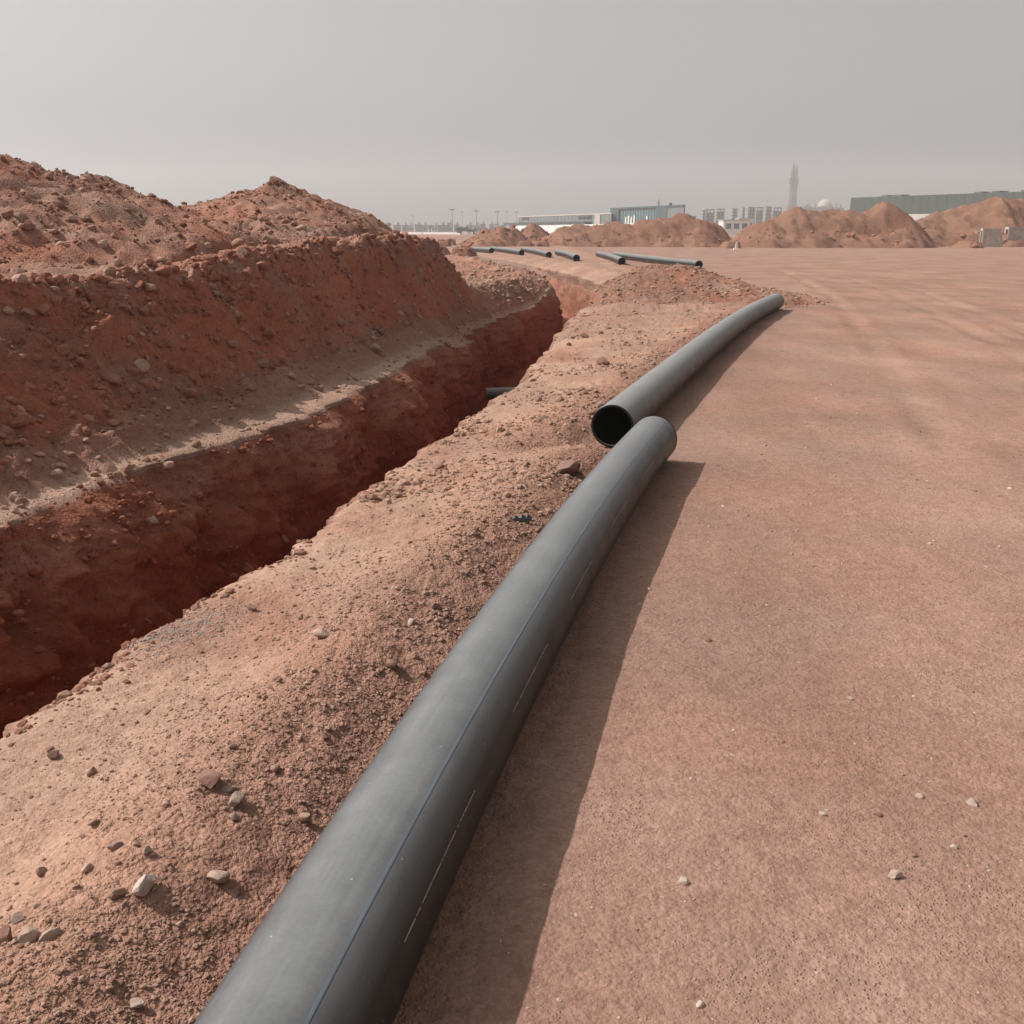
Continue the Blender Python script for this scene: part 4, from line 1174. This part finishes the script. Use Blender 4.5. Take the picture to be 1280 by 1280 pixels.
# mosque: two minarets nearly in line, domed hall
def minaret(px, Y, ptip, w_px, label):
    o = empty('minaret', (xpx(px, Y), Y, 0))
    w = w_px / 1280.0 * Y; r = w / 2; h = zpx(ptip, Y)
    zb = zpx(231.5, Y); zt = zpx(223.5, Y)
    MB().box(-r * 1.25, r * 1.25, -r * 1.25, r * 1.25, 0, zpx(257, Y)).build('base', M_CREAM, o)
    MB().lathe([(r, zpx(257, Y) + .01), (r * .95, zb)], 8).build('shaft', M_CREAM, o)
    MB().lathe([(r * .95, zb + .01), (r * 1.35, zb + 1.6), (r * 1.35, zb + 2.6), (r * 1.1, zb + 2.7), (r * 1.1, zt - 1.2), (r * 1.3, zt - .8), (r * 1.3, zt)], 12).build('balcony', M_CREAM, o)
    MB().lathe([(r * .72, zt + .01), (r * .68, zt + (h - zt) * .45), (r * .5, zt + (h - zt) * .6), (r * .18, zt + (h - zt) * .85), (r * .05, h)], 10).build('spire', M_CREAM, o)
    for k in range(3):
        MB().box(-.3, .3, -r - .05, -r + .3, 24 + k * 7, 26 + k * 7).build('window', M_DARK, o)
    return tag(o, label, 'minaret', 'minarets of the mosque')
minaret(986.6, 820, 201.5, 6.6, 'left and slightly taller of the two pale minarets rising out of the haze')
minaret(990.4, 850, 204, 5.6, 'right hand one of the two overlapping pale minarets')
o = empty('mosque', (xpx(1033, 800), 800, 0))
MB().box(-22, 12, 0, 25, 0, zpx(259.5, 800)).build('wall', M_CREAM, o)
r = 8.2 / 1280 * 800; z0 = zpx(259.4, 800)
MB().lathe([(r * 1.02, z0 + .01), (r * 1.02, z0 + 1.6)] + [(r * math.cos(a), z0 + 1.6 + r * math.sin(a) * .85) for a in np.linspace(.05, 1.5, 9)] + [(.12, z0 + 1.6 + r * .95), (.05, zpx(243, 800))], 24, 0, 8).build('dome', M_CONCPALE, o, True)
for px in (-14, -9, 7, 10):
    MB().lathe([(.7, z0 + .01), (.7, z0 + 1.6), (.4, z0 + 2.3), (.05, z0 + 3.2)], 8, px, 2).build('turret', M_CREAM, o)
for k in range(9): MB().box(-20 + k * 3.5, -18.6 + k * 3.5, -.05, .1, 10, 14).build('window', M_DARK, o)
tag(o, 'pale mosque hall with a dome, right of the minarets', 'mosque')

# masts with lamps
def mast(px, ptop, Y, label, w=.16, head=True):
    o = empty('light_mast', (xpx(px, Y), Y, 0)); h = zpx(ptop, Y)
    MB().lathe([(w * 1.5, 0), (w * 1.4, 1.0), (w, 1.1), (w * .6, h)], 8).build('mast', M_POLE, o)
    if head:
        MB().box(-.75, .75, -.12, .12, h + .003, h + .35).build('crossarm', M_POLE, o)
        for s in (-1, 1): MB().box(s * .6 - .3, s * .6 + .3, -.28, -.123, h + .02, h + .42).build('lamp_head', M_TOWER, o)
    return tag(o, label, 'light mast', 'light masts along the horizon')
for px, pt, Y, lab in ((565.5, 263, 390, 'light mast with a wide crossarm, tallest and darkest at the left of the horizon'), (595.5, 264.5, 410, 'light mast standing between the tower like house and the grey hall'),
                       (621.8, 265.5, 420, 'light mast closest to the left end of the grey hall'), (578.3, 265.5, 640, 'faint thin mast just right of the darkest mast'),
                       (633.5, 265, 650, 'faint thin mast right at the end of the grey hall'), (516.5, 270.5, 600, 'faint mast on the far left of the horizon'), (645.5, 265.8, 520, 'thin mast rising behind the grey hall roof'), (706, 264, 900, 'very faint mast above the grey hall'),):
    mast(px, pt, Y, lab)
# a round headed water tower
def water_tower(px, pt, Y, label, s=1.0):
    o = empty('water_tower', (xpx(px, Y), Y, 0)); h = zpx(pt, Y)
    MB().lathe([(.9 * s, 0), (.7 * s, h - 3.2 * s)], 10).build('stem', M_TOWER, o)
    MB().lathe([(.75 * s, h - 3.19 * s), (2.2 * s, h - 1.8 * s), (2.2 * s, h - .7 * s), (.4 * s, h)], 12).build('tank', M_TOWER, o)
    tag(o, label, 'water tower')
water_tower(485.5, 278, 420, 'small mushroom shaped water tower at the foot of the pointed heap', .55)
water_tower(537.5, 281, 480, 'little water tower over the hazy houses left of the masts', .55)

# hazy houses along the horizon
r_ = random.Random(11)
HOUSES = [(492, 499, 283.5), (503, 508, 282.5), (510, 515, 284), (519, 525, 281.5), (527, 533, 284), (540, 547, 284), (548, 556, 283), (556, 561, 284), (560, 564.5, 279), (568, 573, 281.5), (583, 590, 284.5), (592, 600, 283.5), (601, 606, 280.8), (612, 616.5, 281), (617.5, 624, 280.6), (626, 632, 282)]
NAMES = ['pale', 'grey', 'tan']
def house(px0, px1, pt, Y, mat, label):
    w = (px1 - px0) / 1280.0 * Y; h = max(3.2, zpx(pt, Y))
    o = empty('far_house', (xpx((px0 + px1) / 2, Y), Y, 0))
    MB().box(-w / 2, w / 2, 0, 10, -.2, h).build('wall', mat, o)
    MB().box(-w / 2 - .2, w / 2 + .2, -.2, 10.2, h + .003, h + .4).build('parapet', mat, o)
    MB().box(w * .05, w * .3, 4, 7, h + .403, h + 1.7).build('stair_head', mat, o)
    nw = max(2, int(w / 2.4))
    for k in range(nw):
        for f in range(max(1, int(h / 3.2))):
            u = -w / 2 + (k + .5) * w / nw
            MB().box(u - .45, u + .45, -.04, .1, 1.0 + f * 3.1, min(h - .4, 2.4 + f * 3.1)).build('window', M_DARK, o)
    tag(o, label, 'house', 'hazy houses along the horizon')
POS = ['below the water tower', 'next to the leftmost house', 'with the lowest roof on the far left', 'below the faint far left mast', 'just past the faint far left mast', 'below the little water tower',
       'in the wide row before the darkest mast', 'against the left side of the tower like house', 'like a small tower just left of the darkest mast', 'right behind the darkest mast', 'above the dark bushes',
       'below the middle mast', 'with a boxy top right of the middle mast', 'narrow, two houses left of the grey hall', 'at the foot of the third mast', 'touching the left end of the grey hall']
for k, ((a, b_, t_), ps) in enumerate(zip(HOUSES, POS)):
    c = k % 3
    house(a, b_, t_, 560 + 40 * r_.random(), (M_CREAM, M_TOWER, M_CONC)[c], f'hazy {NAMES[c]} flat roofed house {ps}')
house(1003, 1012, 258.5, 780, M_CREAM, 'hazy pale building between the minarets and the domed hall')

# dusty trees: trunk, limbs and a crown of many small leaf faces
def tree(px, Y, h, w, label, n=420, seed=1, palm=False):
    rr = np.random.default_rng(seed)
    o = empty('tree', (xpx(px, Y), Y, 0))
    t = MB().lathe([(.16 * w / 3, 0), (.10 * w / 3, h * .55), (.04, h * .8)], 7)
    for k in range(4):
        a = k * 1.6 + rr.random(); l = w * .32
        p = np.array([0, 0, h * (.38 + .1 * k)]); q = p + np.array([math.cos(a) * l, math.sin(a) * l, h * .16])
        t.add([p + (.05, 0, 0), p + (-.05, .04, 0), p + (0, -.05, 0), q], [(0, 1, 3), (1, 2, 3), (2, 0, 3)])
    t.build('trunk', M_BARK, o)
    C = []
    clumps = rr.normal(0, 1, (9, 3)) * np.array([w * .24, w * .24, h * .14]) + np.array([0, 0, h * .66])
    F = []; V = []
    for i in range(n):
        c = clumps[rr.integers(0, 9)] + rr.normal(0, 1, 3) * np.array([w * .12, w * .12, h * .085])
        u = rr.normal(0, 1, 3); u /= np.linalg.norm(u); v = np.cross(u, rr.normal(0, 1, 3)); v /= np.linalg.norm(v)
        s = w * .055
        k = len(V); V += [c - u * s, c + v * s * .6, c + u * s, c - v * s * .6]; F.append((k, k + 1, k + 2, k + 3))
    link('crown', np_mesh('crown', np.array(V), np.array(F), False), M_LEAF, o)
    return tag(o, label, 'tree', 'dusty trees on the horizon')
for px, Y, h, w, lab in ((576, 300, 2.2, 4.2, 'wider dark bushy tree behind the low white wall'), (587, 305, 1.8, 3.4, 'smaller dark bushy tree at the right end of the low white wall'), (1049, 330, 7.4, 3.2, 'lone tree standing between the mosque and the green hall'),
                         (1040, 420, 9.6, 3.2, 'faint tree beside the dome'), (996.5, 520, 9.5, 4, 'small tree at the foot of the minarets'), (886, 300, 3.2, 4.2, 'low dark tree in front of the unfinished blocks')):
    tree(px, Y, h, w, lab, seed=int(px))

# ------------------------------------------------------------------ haze: one closed box of dusty air
mh = bpy.data.materials.new('dusty_air'); mh.use_nodes = True
nd, lk = mh.node_tree.nodes, mh.node_tree.links
nd.clear()
pv = nd.new('ShaderNodeVolumePrincipled'); om = nd.new('ShaderNodeOutputMaterial')
pv.inputs['Color'].default_value = (.89, .93, .95, 1)
pv.inputs['Density'].default_value = .0008
pv.inputs['Anisotropy'].default_value = .25
lk.new(pv.outputs[0], om.inputs['Volume'])
mb = MB(); mb.box(-1320, 1320, -1320, 1320, -2.6, 68)
tag(mb.build('haze', mh), kind='stuff')
